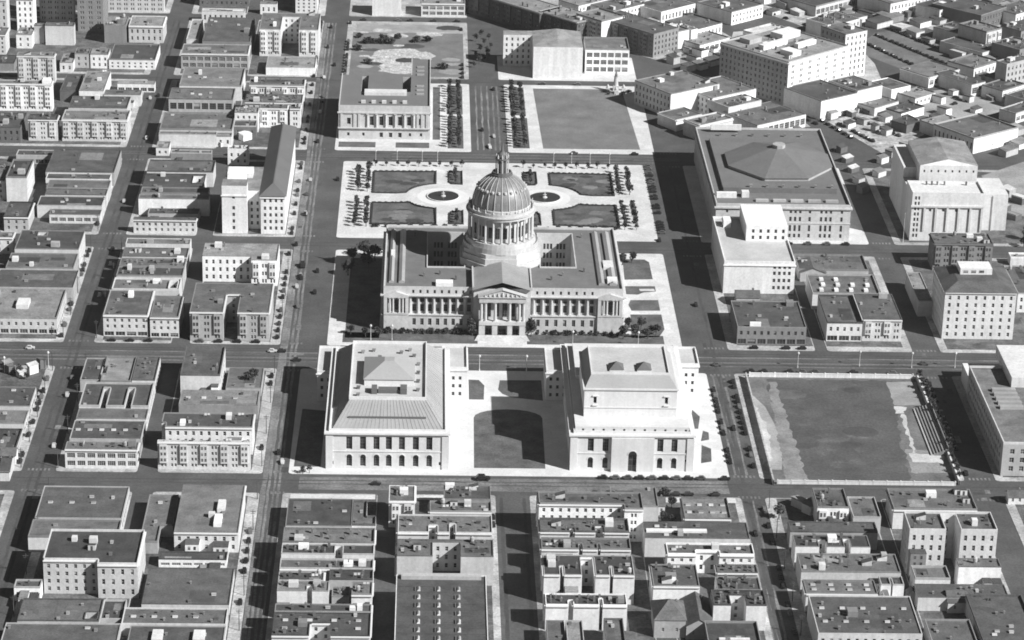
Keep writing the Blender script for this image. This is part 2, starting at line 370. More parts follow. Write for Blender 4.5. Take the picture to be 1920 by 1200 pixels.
    # roof pieces
    if not (k.get('hip') or k.get('gable') or k.get('big')) and w>7 and d>6:
        for q in range(random.choice((0,1,1,2))):
            a=random.uniform(.18,.4)*w; c=random.uniform(.2,.45)*d; px=random.uniform(-hw+a/2+.6,hw-a/2-.6); py=random.uniform(-hd+c/2+.6,hd-c/2-.6)
            if any(qq[0]-a/2<px<qq[1]+a/2 and qq[2]-c/2<py<qq[3]+c/2 for qq in holes): continue
            fb=MB(); fb.box(-a/2,a/2,-c/2,c/2,0,.03+.02*q); fb.obj('roof_felt',ROOF[random.choice('mndkl')],root,(px,py,hz-.004))
    spots=[]
    for tok in cl.split()+([] if k.get('hip') or k.get('gable') or k.get('big') else (['h%d'%(1+int(w*d>500))]+(['l%d'%random.choice((0,1,1,2)),'t%d'%random.choice((0,0,1))] if w*d<650 and h>8.5 else []))):
        kind={'s':'skylight','v':'vent','c':'chimney','b':'stair_bulkhead','h':'roof_hatch','l':'laundry_frame','t':'water_tank'}[tok[0]]
        num=int(tok[1:])
        if kind in('vent','chimney') and w*d<900: num=int(num*1.7+.5)
        for q in range(num):
            for _ in range(30):
                px=random.uniform(-hw+1.6,hw-1.6) if w>4 else 0; py=random.uniform(-hd+1.6,hd-1.6) if d>4 else 0
                if kind=='skylight' and num>2:
                    px=-hw+w*(q%((num+1)//(2 if num>5 else 1))+.5)/((num+1)//(2 if num>5 else 1)); py=-hd+d*(.5 if num<=5 else (.33 if q<(num+1)//2 else .68))
                if any(qq[0]-1.3<px<qq[1]+1.3 and qq[2]-1.3<py<qq[3]+1.3 for qq in holes): px=None; continue
                if any(abs(px-a)<1.9 and abs(py-b)<1.9 for a,b in spots): 
                    if kind=='skylight' and num>2: px=None; break
                    px=None; continue
                break
            if px is None: continue
            spots.append((px,py)); o=link(kind,pmesh(kind),root,(px,py,hz),0 if kind=='skylight' else random.choice((0,pi/2)))
            if kind=='chimney': o.scale=(1,1,random.uniform(.7,1.2))
            if kind=='vent': f=random.uniform(.8,1.5); o.scale=(f,f,random.uniform(.7,1.2))
    return root
# ------------------------------------------------------------------ ground, streets, blocks
hz=bpy.data.materials.new('haze_air'); hz.use_nodes=True; hn=hz.node_tree; hn.nodes.clear(); ho=hn.nodes.new('ShaderNodeOutputMaterial'); hv=hn.nodes.new('ShaderNodeVolumePrincipled')
hv.inputs['Density'].default_value=2.3e-5; hv.inputs['Color'].default_value=(.95,.95,.95,1); hv.inputs['Anisotropy'].default_value=.2; hn.links.new(hv.outputs[0],ho.inputs['Volume'])
sheet('ground',rect(-5000,5000,-3000,7000),-.25,GROUND)
sheet('street_asphalt',rect(-420,520,-330,980),0,ASPH)
def block(x0,x1,y0,y1,m=PAVE,yard=None,name='pavement'):
    r=1.6
    p=[(x0+r,y0),(x1-r,y0),(x1-r*.3,y0+r*.3),(x1,y0+r),(x1,y1-r),(x1-r*.3,y1-r*.3),(x1-r,y1),(x0+r,y1),(x0+r*.3,y1-r*.3),(x0,y1-r),(x0,y0+r),(x0+r*.3,y0+r*.3)]
    sheet(name,p,.12,m,thick=.14)
    if yard: sheet('yard_ground',rect(x0+yard[0],x1-yard[1],y0+yard[2],y1-yard[3]),.124,YARD)
ROWS=[(-178,-3.5),(16.5,136),(166,300),(319,448),(468,603.6),(614,745),(757,960)]
for i,(a,b) in enumerate(ROWS):
    block(-340,-217,a,b,yard=(4,4,4,4)); al=(-166,-157) if i<2 else (-164,-155)
    block(-202,al[0],a,b,yard=(4,.5,3.5,3.5)); block(al[1],-110.5,a,b,yard=(.5,5,3.5,3.5))
    if i in (0,2,3): block(217,420,a,b,yard=(4,4,4,4))
    if i==1: block(217,420,a,b,yard=(4,4,4,4))
a,b=ROWS[0]
block(-100.5,-59,a,b,yard=(3.5,.4,9,.5)); block(-49.5,-7.5,a,b,yard=(.4,3,9,.5)); block(7.5,54,a,b,yard=(3,.4,9,.5)); block(62,100.5,a,b,yard=(.4,3,9,.5))
block(111,157,a,b,yard=(5,.4,9,.5)); block(162,203,a,b,yard=(.4,4,9,.5))
a,b=ROWS[2]; block(111,154.5,a,b,yard=(5,.4,6,6)); block(160.5,203,a,b,yard=(.4,4,6,6))
block(-99,97.5,16.5,136,COURT,name='memorial_court_pavement')
block(111,203,16.5,136,PAVE,name='sports_field_pavement')
block(-87.5,88.5,166,300,PALEPAVE,name='city_hall_pavement')
block(-88,87.5,319,448,PALEPAVE,name='plaza_pavement')
block(111,203,319,448,PALEPAVE)
block(-94,-13,468,603.6,PALEPAVE); block(9,96,468,603.6,PALEPAVE)
block(-94,-13,614,745,PAVE); block(-94,-13,757,960,PAVE); block(6,95,614,668,PALEPAVE)
RG=random.Random(11)
def ragged(poly,amp=.8,step=3.0):
    o=[]
    for i in range(len(poly)):
        a,c=poly[i],poly[(i+1)%len(poly)]; L=hypot(c[0]-a[0],c[1]-a[1]); n=max(1,int(L/step)); px,py=-(c[1]-a[1])/max(L,.01),(c[0]-a[0])/max(L,.01)
        for q in range(n):
            f=(q+(RG.uniform(-.3,.3) if q else 0))/n; d=RG.uniform(-amp,amp); o.append((a[0]+(c[0]-a[0])*f+px*d,a[1]+(c[1]-a[1])*f+py*d))
    return o
# lawns and paths (.124 sheets on the pavement)
Z1,Z2=.124,.128
def lawn(poly,z=Z1,m=LAWN,name='lawn'): sheet(name,poly,z,m)
# city hall grounds
lawn(rect(-79,-62,176,288)); lawn(rect(-80,-13,170,183.2)); lawn(rect(11.5,80,170,183.2))
lawn([(66.2,291.5),(77.9,291.1),(80.2,287.1),(80.4,261.9),(65.4,260.6)]); lawn([(65.1,251.3),(80.8,251.8),(80.8,244.2),(74.1,242.4),(71.1,239.3),(65.0,239.8)]); lawn([(66.7,231.6),(81.1,232.1),(81.1,217.2),(66.3,216.8),(65.2,224.9)]); lawn([(65.4,211.6),(81.3,212.1),(81.4,191.9),(78.0,181.9),(64.0,180.1)])
lawn([(72.2,247.7),(80.0,248.0),(80.3,244.9),(72.5,244.7)],Z2,PALEPAVE,'path')
# memorial court lawn: horseshoe
hs=[(-16.5,24.5),(15.5,24.5),(16,80)]+[(16*cos(t*pi/10),80+10*sin(t*pi/10)) for t in range(1,10)]+[(-16,80)]
lawn(hs); lawn([(-18,101),(-11,101),(-10.5,118),(-13,124.5),(-18,125)]); lawn([(-4,113),(-2,108),(2,104),(17,100.5),(17,125),(-3,124.5)])
lawn([(-97,24),(-85,24),(-85,86),(-96,88)]); lawn([(84,70),(88,70),(90,84),(87,92)]); lawn([(86,32),(91,34),(92,48),(88,52)]); lawn([(88,56),(92,58),(92.5,66),(90,68)])
# plaza lawns, hedged
PL=[]
for s in (-1,1):
    X=lambda x:s*x-1
    arc=lambda a0,a1:[(X(28.8+21.5*cos(rad(a0+(a1-a0)*q/6))),388+21.5*sin(rad(a0+(a1-a0)*q/6))) for q in range(7)]
    PL+= [[(X(69),430),(X(32.5),431)]+arc(80,14)+[(X(56),391.8),(X(69),392.2)],
          [(X(69),376),(X(56),376.3)]+arc(-29,-80)+[(X(32.5),342),(X(69),340)],
          [(X(25.5),431.5),(X(17.5),431.5),(X(17.5),408.5),(X(24),409),(X(25.5),412)],
          [(X(25.5),342),(X(17.5),342),(X(17.5),364),(X(24),363),(X(25.5),359)]]
for p in PL:
    ar=sum(p[i][0]*p[(i+1)%len(p)][1]-p[(i+1)%len(p)][0]*p[i][1] for i in range(len(p)))
    lawn(p if ar>0 else p[::-1])
for i in range(44):
    s_=1 if i%2 else -1; x,y=s_*RG.uniform(40,65)-1,RG.choice((RG.uniform(405,426),RG.uniform(345,366))); r_=RG.uniform(1.2,3.4); lawn(ragged([(x+r_*1.7*cos(t_),y+r_*sin(t_)) for t_ in [q*.63 for q in range(10)]],.5,1.2),.1285+.0001*i,mat('dry_grass_patch',.15,big=.3,fine=.3,obj=.2) if i%3 else mat('planted_bed',.05,big=.3,fine=.5,obj=.2),'planted_patch')
# library surround, civic square lawn
lawn(rect(-92,-70,474,484)); lawn(rect(-58,-38,474,484)); lawn(rect(-36,-31.5,490,596)); lawn(rect(-27,-17.5,474,535)); lawn(rect(-27,-17.5,540,598))
lawn([(30,476),(88,476.5),(84,597),(27.5,596)],Z1,DRY); lawn(rect(12,22,476,535)); lawn(rect(12,21.5,540,598))
# field beyond the library
lawn(rect(-90,-16,618,718),.124,DRY); lawn([(-88,720),(-18,722),(-18,738),(-88,738)],.128,DIRT,'bare_ground')
lawn(ragged([(-71,630),(-58,624),(-44,630),(-37,644),(-36,668),(-50,684),(-66,680),(-77,664),(-76,650)],3,4),.132,mat('excavated_sand',.4,big=.5,fine=.6,obj=0,scale=.2,fscale=.8,stain=.5),'excavated_sand')
# sports field
lawn([(117,12.5),(199,12.5),(199,132),(117,132)],.124,mat('thin_turf',.13,big=.5,fine=.35,obj=0,scale=.06,stain=.25),'field_dirt')
lawn(ragged([(127,13.5),(178,13.5),(181,60),(184,96),(187,130),(126,130)],1.3),.128,FIELD)
for i in range(26):
    x,y=RG.uniform(132,176),RG.uniform(28,124); r_=RG.uniform(1.5,6); lawn(ragged([(x+r_*1.5*cos(t_),y+r_*sin(t_)) for t_ in [q*.63 for q in range(10)]],.5,1.5),.1295+.0001*i,mat('worn_field_grass',.092,big=.4,fine=.3,obj=.15,scale=.1) if i%3 else mat('lush_field_grass',.07,big=.3,fine=.3,obj=.1,scale=.1),'turf_patch')
lawn([(117,26),(122,26),(126,60),(122,96),(117.5,110)],.128,mat('cinder_track',.3,big=.3,fine=.2,obj=0),'running_track')
lawn(ragged(rect(184,198.5,100,128),.8),.132,DIRT,'bare_ground'); lawn(ragged([(180,24),(198.5,24),(198.5,48),(181,50)],.8),.1325,LOT,'bare_ground')
for i in range(22):
    x,y=RG.uniform(-88,-20),RG.uniform(622,734); r_=RG.uniform(1.5,6); lawn(ragged([(x+r_*1.6*cos(t_),y+r_*sin(t_)) for t_ in [q*.63 for q in range(10)]],.8,1.5),.1335+.0001*i,mat('excavated_sand',.4) if i%3==0 else (DIRT if i%3==1 else mat('dark_soil',.06,big=.4,fine=.4,obj=.2)),'soil_patch')
DL=mat('pale_cinder',.44,big=.3,fine=.25,obj=0,scale=.1,stain=.2)
lawn(ragged([(126.6,126.5),(130.2,126.6),(132.4,12.9),(122.2,11.0),(123.7,49.8)],.9,2.5),.132,mat('worn_turf',.2,big=.4,fine=.3,obj=0,scale=.1),'worn_track'); lawn(ragged([(114.0,99.3),(117.8,96.3),(120.4,73.5),(119.2,38.1),(113.8,31.1),(114.1,61.4)],.9,2.5),.136,DL,'pale_track'); lawn(ragged([(183.4,98.1),(188.9,97.6),(187.1,89.5),(183.2,90.0)],.9,2.5),.136,DL,'pale_track'); lawn(ragged([(182.3,45.5),(198.4,44.7),(196.2,34.8),(182.7,35.6)],.9,2.5),.136,DL,'pale_track'); lawn(ragged([(185.6,89.4),(187.4,89.5),(185.5,45.5),(183.8,45.5)],.9,2.5),.136,DL,'pale_track')
# road wear and markings
SZ=[.004]
def strip(x0,x1,y0,y1,m=WORN,name='worn_lane'):
    SZ[0]+=.00012; sheet(name,ragged(rect(x0,x1,y0,y1),min(.28,min(x1-x0,y1-y0)*.3),7),SZ[0],m)
for x in (-107,-104.6,-102.4):
    strip(x-.55,x+.55,-178,740)
for x in (-9,-5.5,-1.8,1.6,4.4): strip(x-.5,x+.5,472,600)
for y,m in ((145,WORN),(149.5,WORN),(156,WORN)): strip(-330,420,y-.5,y+.5,m)
for y in (452.5,458,463): strip(-60,96,y-.35,y+.35)
for x in (100.5,103,105.5): strip(x-.5,x+.5,-178,-6); strip(x-.5,x+.5,20,134)
strip(-94,96,.5,13.5)
for a_,c_ in ((-97,-60),(-49,-10),(10,53),(63,98)): sheet('kerb_strip',rect(a_,c_,-9,-4.2),.128,PALEPAVE)
strip(-110.2,-108,-178,740); strip(-108,-106.9,20,440)
for x in (-208.5,-212,103.2,-5,5): strip(x-.7,x+.7,-178,-6 if abs(x)<10 else 740 if x<0 else 446,OIL,'oil_line')
for y in (6.5,10,147,158,160.5,306,311,455,461,608): strip(-330,300,y-.4,y+.4,OIL,'oil_line')
for x,y in ((a_,b_) for a_ in (-209.5,-104.5,104.3,210) for b_ in (-3,18.5,134,168,297.5,321,446,470)):
    for q in range(6): sheet('crossing_line',rect(x-5+q*1.8,x-4.1+q*1.8,y-1.2,y+1.2),.013,WORN)
RP=random.Random(5)
for i in range(70):
    x=RP.choice((-209.5,-104.5,104,0,210))+RP.uniform(-5,5); y=RP.uniform(-150,440); a_,b_=RP.uniform(1.2,3.2),RP.uniform(2,9)
    if RP.random()<.45: x=RP.uniform(-250,220); y=RP.choice((7,151,309,458,608))+RP.uniform(-6,6); a_,b_=b_,a_
    if abs(x)<10 and y>-8: continue
    sheet('asphalt_patch',rect(x-a_/2,x+a_/2,y-b_/2,y+b_/2),.0155+.0002*i,RP.choice((OIL,OIL,WORN)))
def rail(x0,x1,y0,y1):
    sheet('tram_rail',rect(x0,x1,y0,y1),.0115,STEEL)
for y in (148.6,150.0,153.2,154.6): rail(-330,420,y-.06,y+.06)
for y in (456.2,457.6,459.8,461.2): rail(-300,110,y-.06,y+.06)
# ground of the diagonal district at the upper right
def pav(poly,name='pavement',m=PAVE): sheet(name,poly,.12,m,thick=.14)
pav([(150.3,632.7),(189.5,575.1),(204.5,538.7),(254.1,593.9),(255.4,662.0),(250.6,698.8),(208.8,748.1),(168.7,732.8)])
pav([(110.2,664.2),(148.7,693.4),(166.3,719.7),(144.5,771.2),(124.5,854.3),(-6.5,846.4),(-1.5,795.7),(36.2,746.5),(67.2,706.7)])
pav([(117.5,621.7),(113.1,546.3),(123.5,520.2),(196.2,525.6),(184.4,566.0),(170.8,596.7),(142.9,627.6)])
sheet('pale_lot',[(208.2,536.8),(250.1,573.6),(261.5,564.2),(266.5,516.2),(233.4,476.0)],.004,mat('rubble_lot',.33,big=.6,fine=.6,obj=0,scale=.12,fscale=.5,stain=.5))
sheet('pale_lot',[(257.9,594.1),(325.7,620.4),(329.5,567.4),(291.5,542.8),(266.4,552.4)],.004,LOT)
sheet('pale_lot',[(114.4,664.4),(156.4,691.3),(157.0,659.3),(131.1,653.2)],.004,LOT)
sheet('pale_lot',[(181.2,803.5),(214.8,833.7),(255.9,769.4),(229.0,733.5)],.004,mat('rubble_lot',.33))
sheet('pale_lot',[(245.4,692.3),(265.9,735.5),(290.2,750.0),(334.9,671.0),(287.0,627.8)],.004,mat('grey_lot',.13,big=.4,fine=.3,obj=0,scale=.06))
sheet('pale_lot',[(285.9,437.1),(331.9,478.3),(316.4,356.2),(289.5,372.7)],.128,LOT)
pav([(292.7,766.1),(310.8,740.6),(343.5,678.8),(380.1,718.4),(407.8,856.6),(323.8,866.2)])
# ------------------------------------------------------------------ city hall
def ring(b,x0,x1,y0,y1,t,z0,z1):
    b.box(x0,x1,y0,y0+t,z0,z1,bottom=True); b.box(x0,x1,y1-t,y1,z0,z1,bottom=True); b.box(x0,x0+t,y0+t,y1-t,z0,z1,bottom=True); b.box(x1-t,x1,y0+t,y1-t,z0,z1,bottom=True)
class LM:
    def __init__(s,name,label,cat,cx,cy): s.c=(cx,cy); s.r=thing(name,label,cat,(cx,cy,.12))
    def add(s,b,name,m,parent=None,smooth=False): return b.obj(name,m,parent or s.r,(-s.c[0],-s.c[1],0) if not parent else (0,0,0),0,smooth)
    def win(s,o,u,n,wins,depth=.3,fr='d',nc=2,nr=3,name='window',tone=None,parent=None): put_windows(parent or s.r,(o[0]-s.c[0],o[1]-s.c[1]),u,n,wins,depth,fr,name,nc,nr,0,tone)
    def put(s,name,me,x,y,z,rz=0): return link(name,me,s.r,(x-s.c[0],y-s.c[1],z),rz)
def column_mesh(h,r,n=12):
    k=('col',round(h,2),round(r,2))
    if k not in CACHE:
        b=MB(); b.box(-r*1.3,r*1.3,-r*1.3,r*1.3,0,.35); b.lathe([(r*1.15,.35),(r,.6),(r*.97,h*.4),(r*.85,h-.7),(r*1.05,h-.45),(r*1.2,h-.35)],n); b.box(-r*1.3,r*1.3,-r*1.3,r*1.3,h-.35,h,bottom=True)
        CACHE[k]=b.mesh('column',[STONE])
    return CACHE[k]
FR,FN=(1,0),(0,-1)
CH=LM('city_hall','domed granite city hall with colonnaded wings and pedimented portico','city hall',-.6,230)
b=MB(); X0,X1,Y0,Y1=-60.6,60,185,275
def face4(b,x0,x1,y0,y1,z0,z1,wf=[],ws=[],wn=[],we=[],d=.5):
    panel(b,(x0,y0),(1,0),(0,-1),x1-x0,z0,z1,wf,d); panel(b,(x1,y0),(0,1),(1,0),y1-y0,z0,z1,ws,d)
    panel(b,(x1,y1),(-1,0),(0,1),x1-x0,z0,z1,we,d); panel(b,(x0,y1),(0,-1),(-1,0),y1-y0,z0,z1,wn,d)
def bays(n,a,bb,w,z0,z1): s=(bb-a)/n; return [(a+s*(i+.5)-w/2,a+s*(i+.5)+w/2,z0,z1) for i in range(n)]
# ground storey
gf=bays(7,15-X0,46.2-X0,1.7,3.6,7.2)+bays(8,-46.6-X0,-15.4-X0,1.7,3.6,7.2)+bays(7,15-X0,46.2-X0,1.5,.5,1.8)+bays(8,-46.6-X0,-15.4-X0,1.5,.5,1.8)+[(50.5-X0,53-X0,3.2,7.2),(-53.6-X0,-51.1-X0,3.2,7.2)]
gs=bays(16,6,84,1.7,3.6,7.2)
face4(b,X0,X1,Y0,Y1,-.12,9,gf,gs,gs,gf); CH.win((X0,Y0),FR,FN,gf,.5,'d'); CH.win((X1,Y0),(0,1),(1,0),gs,.5,'d'); CH.win((X0,Y1),(0,-1),(-1,0),gs,.5,'d')
CH.add(b,'ground_storey',STONE)
b=MB(); ring(b,X0-.5,X1+.5,Y0-.5,Y1+.5,1.5,8.95,9.4); CH.add(b,'string_course',STONE)
# recessed wall behind the colonnade
b=MB(); r=1.6
uf=[]
for z0,z1 in ((10.4,14.2),(15.2,17.6)): uf+=bays(7,15-X0-r,46.2-X0-r,1.9,z0,z1)+bays(8,-46.6-X0-r,-15.4-X0-r,1.9,z0,z1)
us=[]
for z0,z1 in ((10.4,14.2),(15.2,17.6)): us+=bays(16,6-r,84-r,1.9,z0,z1)
face4(b,X0+r,X1-r,Y0+r,Y1-r,9.4,18.6,uf,us,us,uf,.6)
CH.win((X0+r,Y0+r),FR,FN,uf,.6,'d'); CH.win((X1-r,Y0+r),(0,1),(1,0),us,.6,'d'); CH.win((X0+r,Y1-r),(0,-1),(-1,0),us,.6,'d')
ring(b,X0,X1,Y0,Y1,3,9.41,9.45); CH.add(b,'main_wall',STONE)
cm=column_mesh(9.1,.62)
for i in range(8): CH.put('column',cm,15+31.2/7*i,Y0+.75,9.45)
for i in range(9): CH.put('column',cm,-15.4-31.2/8*i,Y0+.75,9.45)
for sx in (X0+.75,X1-.75):
    for i in range(17): CH.put('column',cm,sx,Y0+6+78/16*i,9.45)
# corner pavilions with small pediments
for (a,e) in ((46.9,59.2),(-59.8,-47.5)):
    b=MB(); b.prism(rect(a,e,Y0-1.1,Y0+r),9.4,10.2,bottom=True); b.box(a,a+1.6,Y0-1.1,Y0+r,10.2,18.5); b.box(e-1.6,e,Y0-1.1,Y0+r,10.2,18.5); b.box(a,e,Y0-1.2,Y0+r,18.5,19.7,bottom=True)
    b.prism(rect(a,e,Y0-1.1,Y0-.505),-.12,8.94); b.face([(a,Y0-1.2,19.7),(e,Y0-1.2,19.7),((a+e)/2,Y0-1.2,21.6)]); b.face([(a,Y0-1.2,19.7),((a+e)/2,Y0-1.2,21.6),((a+e)/2,Y0+3,21.6),(a,Y0+3,19.7)]); b.face([(e,Y0-1.2,19.7),(e,Y0+3,19.7),((a+e)/2,Y0+3,21.6),((a+e)/2,Y0-1.2,21.6)])
    CH.add(b,'corner_pavilion',STONE)
    for xx in (a+2.9,a+4.6,e-4.6,e-2.9): CH.put('column',column_mesh(8.3,.5),xx,Y0-.5,10.2)
    w=[((a+e)/2-a-1.5,(a+e)/2-a+1.5,11,16.5)]; CH.win((a,Y0+r-.02),FR,FN,w,0,'d',3,3)
# entablature and attic
b=MB(); ring(b,X0,X1,Y0,Y1,3,18.55,19.2); ring(b,X0-.9,X1+.9,Y0-.9,Y1+.9,4,19.2,19.7); CH.add(b,'entablature',STONE)
CO=[(-38.2,-19.6,215.5,266),(19.2,37,217,266)]
b=MB(); af=bays(8,14.5-X0-.6,46-X0-.6,1.1,20.4,22.2)+bays(9,-47-X0-.6,-15-X0-.6,1.1,20.4,22.2)
face4(b,X0+.6,X1-.6,Y0+.6,Y1-.6,19.7,23.6,af,bays(18,5,84,1.1,20.4,22.2),bays(18,5,84,1.1,20.4,22.2),af,.3)
CH.win((X0+.6,Y0+.6),FR,FN,af,.3,'d',1,1,tone=0); CH.win((X1-.6,Y0+.6),(0,1),(1,0),bays(18,5,84,1.1,20.4,22.2),.3,'d',1,1,tone=0)
CH.add(b,'attic_wall',STONE)
b=MB(); xs=[X0+1,-38.2,-19.6,19.2,37,X1-1]; ys=[Y0+1,215.5,217,266,Y1-1]
for i in range(5):
    for j in range(4):
        cx,cy=(xs[i]+xs[i+1])/2,(ys[j]+ys[j+1])/2
        if not any(q[0]<cx<q[1] and q[2]<cy<q[3] for q in CO): b.face([(xs[i],ys[j],22.8),(xs[i+1],ys[j],22.8),(xs[i+1],ys[j+1],22.8),(xs[i],ys[j+1],22.8)])
CH.add(b,'roof',mat('city_hall_roof',.14,big=.15,fine=.12,obj=0,patch=.05,stain=.2,scale=.1))
b=MB(); 
for (x0,x1,y0,y1) in ((X0+.6,X1-.6,Y0+.6,Y0+1.1),(X0+.6,X1-.6,Y1-1.1,Y1-.6)): b.box(x0,x1,y0,y1,23.6,23.9,bottom=True)
for (x0,x1) in ((X0+.6,X0+1.1),(X1-1.1,X1-.6)): b.box(x0,x1,Y0+1.1,Y1-1.1,23.6,23.9,bottom=True)
b.box(X0+1.1,X1-1.1,Y0+1.1,Y0+1.4,22.8,23.6); b.box(X0+1.1,X1-1.1,Y1-1.4,Y1-1.1,22.8,23.6); b.box(X0+1.1,X0+1.4,Y0+1.4,Y1-1.4,22.8,23.6); b.box(X1-1.4,X1-1.1,Y0+1.4,Y1-1.4,22.8,23.6); CH.add(b,'parapet',STONE)
for (x0,x1,y0,y1) in CO:   # light courts, walls face inwards
    b=MB(); we=[]
    for z in (4,9.5,14.5): we+= [v for k in range(2) for v in [(2+ (x1-x0-4)*k/2+1.2+1.75*i,2+(x1-x0-4)*k/2+2.4+1.75*i,z,z+3.2) for i in range(3)]]
    panel(b,(x0,y1),(1,0),(0,-1),x1-x0,.02,22.8,we,.4); panel(b,(x0,y0),(0,1),(1,0),y1-y0,.02,22.8,bays(9,2,y1-y0-2,1.5,9.5,12.5),.4); panel(b,(x1,y1),(0,-1),(-1,0),y1-y0,.02,22.8,[],.4); panel(b,(x1,y0),(-1,0),(0,1),x1-x0,.02,22.8,[],.4)
    b.face([(x0,y0,.02),(x1,y0,.02),(x1,y1,.02),(x0,y1,.02)]); CH.add(b,'light_court',STONE)
    CH.win((x0,y1),(1,0),(0,-1),we,.4,'d'); CH.win((x0,y0),(0,1),(1,0),bays(9,2,y1-y0-2,1.5,9.5,12.5),.4,'d')
    b=MB(); t=.5; b.box(x0-t,x1+t,y0-t,y0,22.78,23.5); b.box(x0-t,x1+t,y1,y1+t,22.78,23.5); b.box(x0-t,x0,y0,y1,22.78,23.5); b.box(x1,x1+t,y0,y1,22.78,23.5); CH.add(b,'court_kerb',STONE)
SG=mat('roof_glass',.3,rough=.3,spec=.5,obj=.1)
for x0,x1,m in ((-57.5,-55,SLATE),(-52.6,-49.6,SG),(47.5,50.5,SG),(53,56.5,SLATE)):
    b=MB(); b.box(x0,x1,193,268,22.79,23.7,top=False); mx=(x0+x1)/2; b.face([(x0,193,23.7),(mx,193,24.5),(mx,268,24.5),(x0,268,23.7)]); b.face([(x1,193,23.7),(x1,268,23.7),(mx,268,24.5),(mx,193,24.5)]); b.face([(x0,193,23.7),(x1,193,23.7),(mx,193,24.5)]); CH.add(b,'roof_lantern',m)
for x0,x1,y0,y1 in ((-34,-25.5,189,194),(51,56,215,224),(52,57,195,201),(-57,-54.9,228,236)):
    b=MB(); b.box(x0,x1,y0,y1,22.79,24.65); CH.add(b,'roof_house',WALL['w'])
for x,y in ((-40,203),(-32,206),(-45,262),(42,262),(30,206),(41,212),(-24,199),(24,200)): CH.put('chimney',pmesh('chimney'),x,y,22.8)
# centre block, portico and steps
b=MB(); b.box(-15.2,13.2,182.6,211,9.4,24.4,top=False); b.prism(rect(-15.2,13.2,182.6,184.4),-.12,9.39); CH.add(b,'centre_block',STONE)
b=MB(); 
for s in (-1,1):
    xo=-1+s*14.9; b.face([(xo,180.2,24.4),(-1,180.2,28.6),(-1,211.5,28.6),(xo,211.5,24.4)][::s])
b.face([(-15.9,211.5,24.4),(-1,211.5,28.6),(13.9,211.5,24.4)][::-1]); CH.add(b,'centre_roof',mat('centre_roof_metal',.25,obj=0))
b=MB(); b.box(-15.9,-15.2,184,211.5,24.3,25.4); b.box(13.2,13.9,184,211.5,24.3,25.4); CH.add(b,'parapet',STONE)
b=MB(); b.box(-12.4,10.8,178.6,182.58,18.6,21.2,bottom=True); b.box(-13,11.4,178,182.58,21.2,21.7,bottom=True)
b.face([(-12.6,178.5,21.7),(11,178.5,21.7),(-.8,178.5,25)]); b.face([(-13,178,21.7),(-.8,178,25.4),(-.8,182.58,25.4),(-13,182.58,21.7)]); b.face([(11.4,178,21.7),(11.4,182.58,21.7),(-.8,182.58,25.4),(-.8,178,25.4)]); CH.add(b,'pediment',STONE)
for i in range(9):
    b=MB(); x=-9.6+2.2*i; hh=.7+1.7*(1-abs(i-4)/4.4); b.lathe([(.45,21.7),(.5,21.7+hh*.5),(.3,21.7+hh*.75),(.32,21.7+hh*.9),(.05,21.7+hh)],8,x,178.3); CH.add(b,'pediment_figure',STONE)
for x in (-11.3,-9.2,-4.4,2.8,7.6,9.7): CH.put('column',column_mesh(10.4,.78),x,179.7,8.2)
b=MB(); b.box(-12.4,10.8,178.2,182.58,6.6,8.2,bottom=True)
for x0,x1 in ((-12.4,-9.4),(-5.8,-3.2),(1.8,4.2),(7.8,10.8)): b.box(x0,x1,178.5,182.58,-.1,6.6)
CH.add(b,'portico_base',STONE)
dw=[(3.4,6.2,0.1,5.6),(9.8,13.6,0.1,5.8),(17,19.8,0.1,5.6)]; CH.win((-12.4,182.55),FR,FN,dw,0,'d',2,2,'door',0)
dw=[(3.6+4*i,6+4*i,9.6,16.8) for i in range(5)]; CH.win((-12.4,182.55),FR,FN,dw,0,'d',2,4,tone=0)
b=MB()
for i in range(7): b.box(-13-.25*i,11.4+.25*i,178.1-.6*(i+1),178.1-.6*i,-.1,1.4-.2*i)
CH.add(b,'entrance_steps',PALEPAVE)
# dome
DX,DY=-1.2,229.5
def DO(): return MB()
b=DO(); b.lathe([(22.2,22.79),(22.2,26.5),(21.0,26.5),(21.0,29.4),(20.2,29.4),(20.2,31.6),(19.4,31.6)],8,DX,DY,a0=pi/8); CH.add(b,'dome_podium',STONE)
b=DO(); b.lathe([(19.0,31.5),(19.0,34.2),(18.0,33.2),(17.6,36.4),(14.0,36.5)],48,DX,DY,cap=False); CH.add(b,'drum_base',STONE)
DW=[]
b=DO(); b.lathe([(14.0,36.4),(14.0,49.4)],48,DX,DY,cap=False); CH.add(b,'drum_wall',STONE)
wm=window_mesh(2.3,5.8,2,'d',0,3)
for i in range(24):
    a=2*pi*(i+.5)/24; 
    link('drum_window',wm,CH.r,(DX+14.08*cos(a)+.6,DY+14.08*sin(a)-230,41.4),a+pi/2)
    a=2*pi*i/24; CH.put('drum_column',column_mesh(12.2,.6,10),DX+16.2*cos(a),DY+16.2*sin(a),36.45,a)
b=DO(); b.lathe([(17.2,48.7),(17.2,50.2),(17.9,50.2),(17.9,50.8),(16.8,50.8),(16.8,52.4),(16.2,52.4),(16.2,51),(14.4,51)],48,DX,DY,cap=False); CH.add(b,'drum_entablature',STONE)
for i in range(24):
    a=2*pi*i/24; b=DO(); b.lathe([(.38,52.3),(.42,52.9),(.2,53.3),(.28,53.8),(.05,54.6)],6,DX+16.5*cos(a),DY+16.5*sin(a)); CH.add(b,'drum_finial',STONE)
b=DO(); b.lathe([(15.0,50.9),(15.0,53.2),(14.6,53.4)],48,DX,DY,cap=False); CH.add(b,'dome_attic',STONE)
prof=[(14.6*cos(t),53.4+15.8*sin(t)) for t in [i*rad(78)/14 for i in range(15)]]
b=DO(); b.lathe(prof,64,DX,DY); CH.add(b,'dome_shell',LEADM,smooth=True)
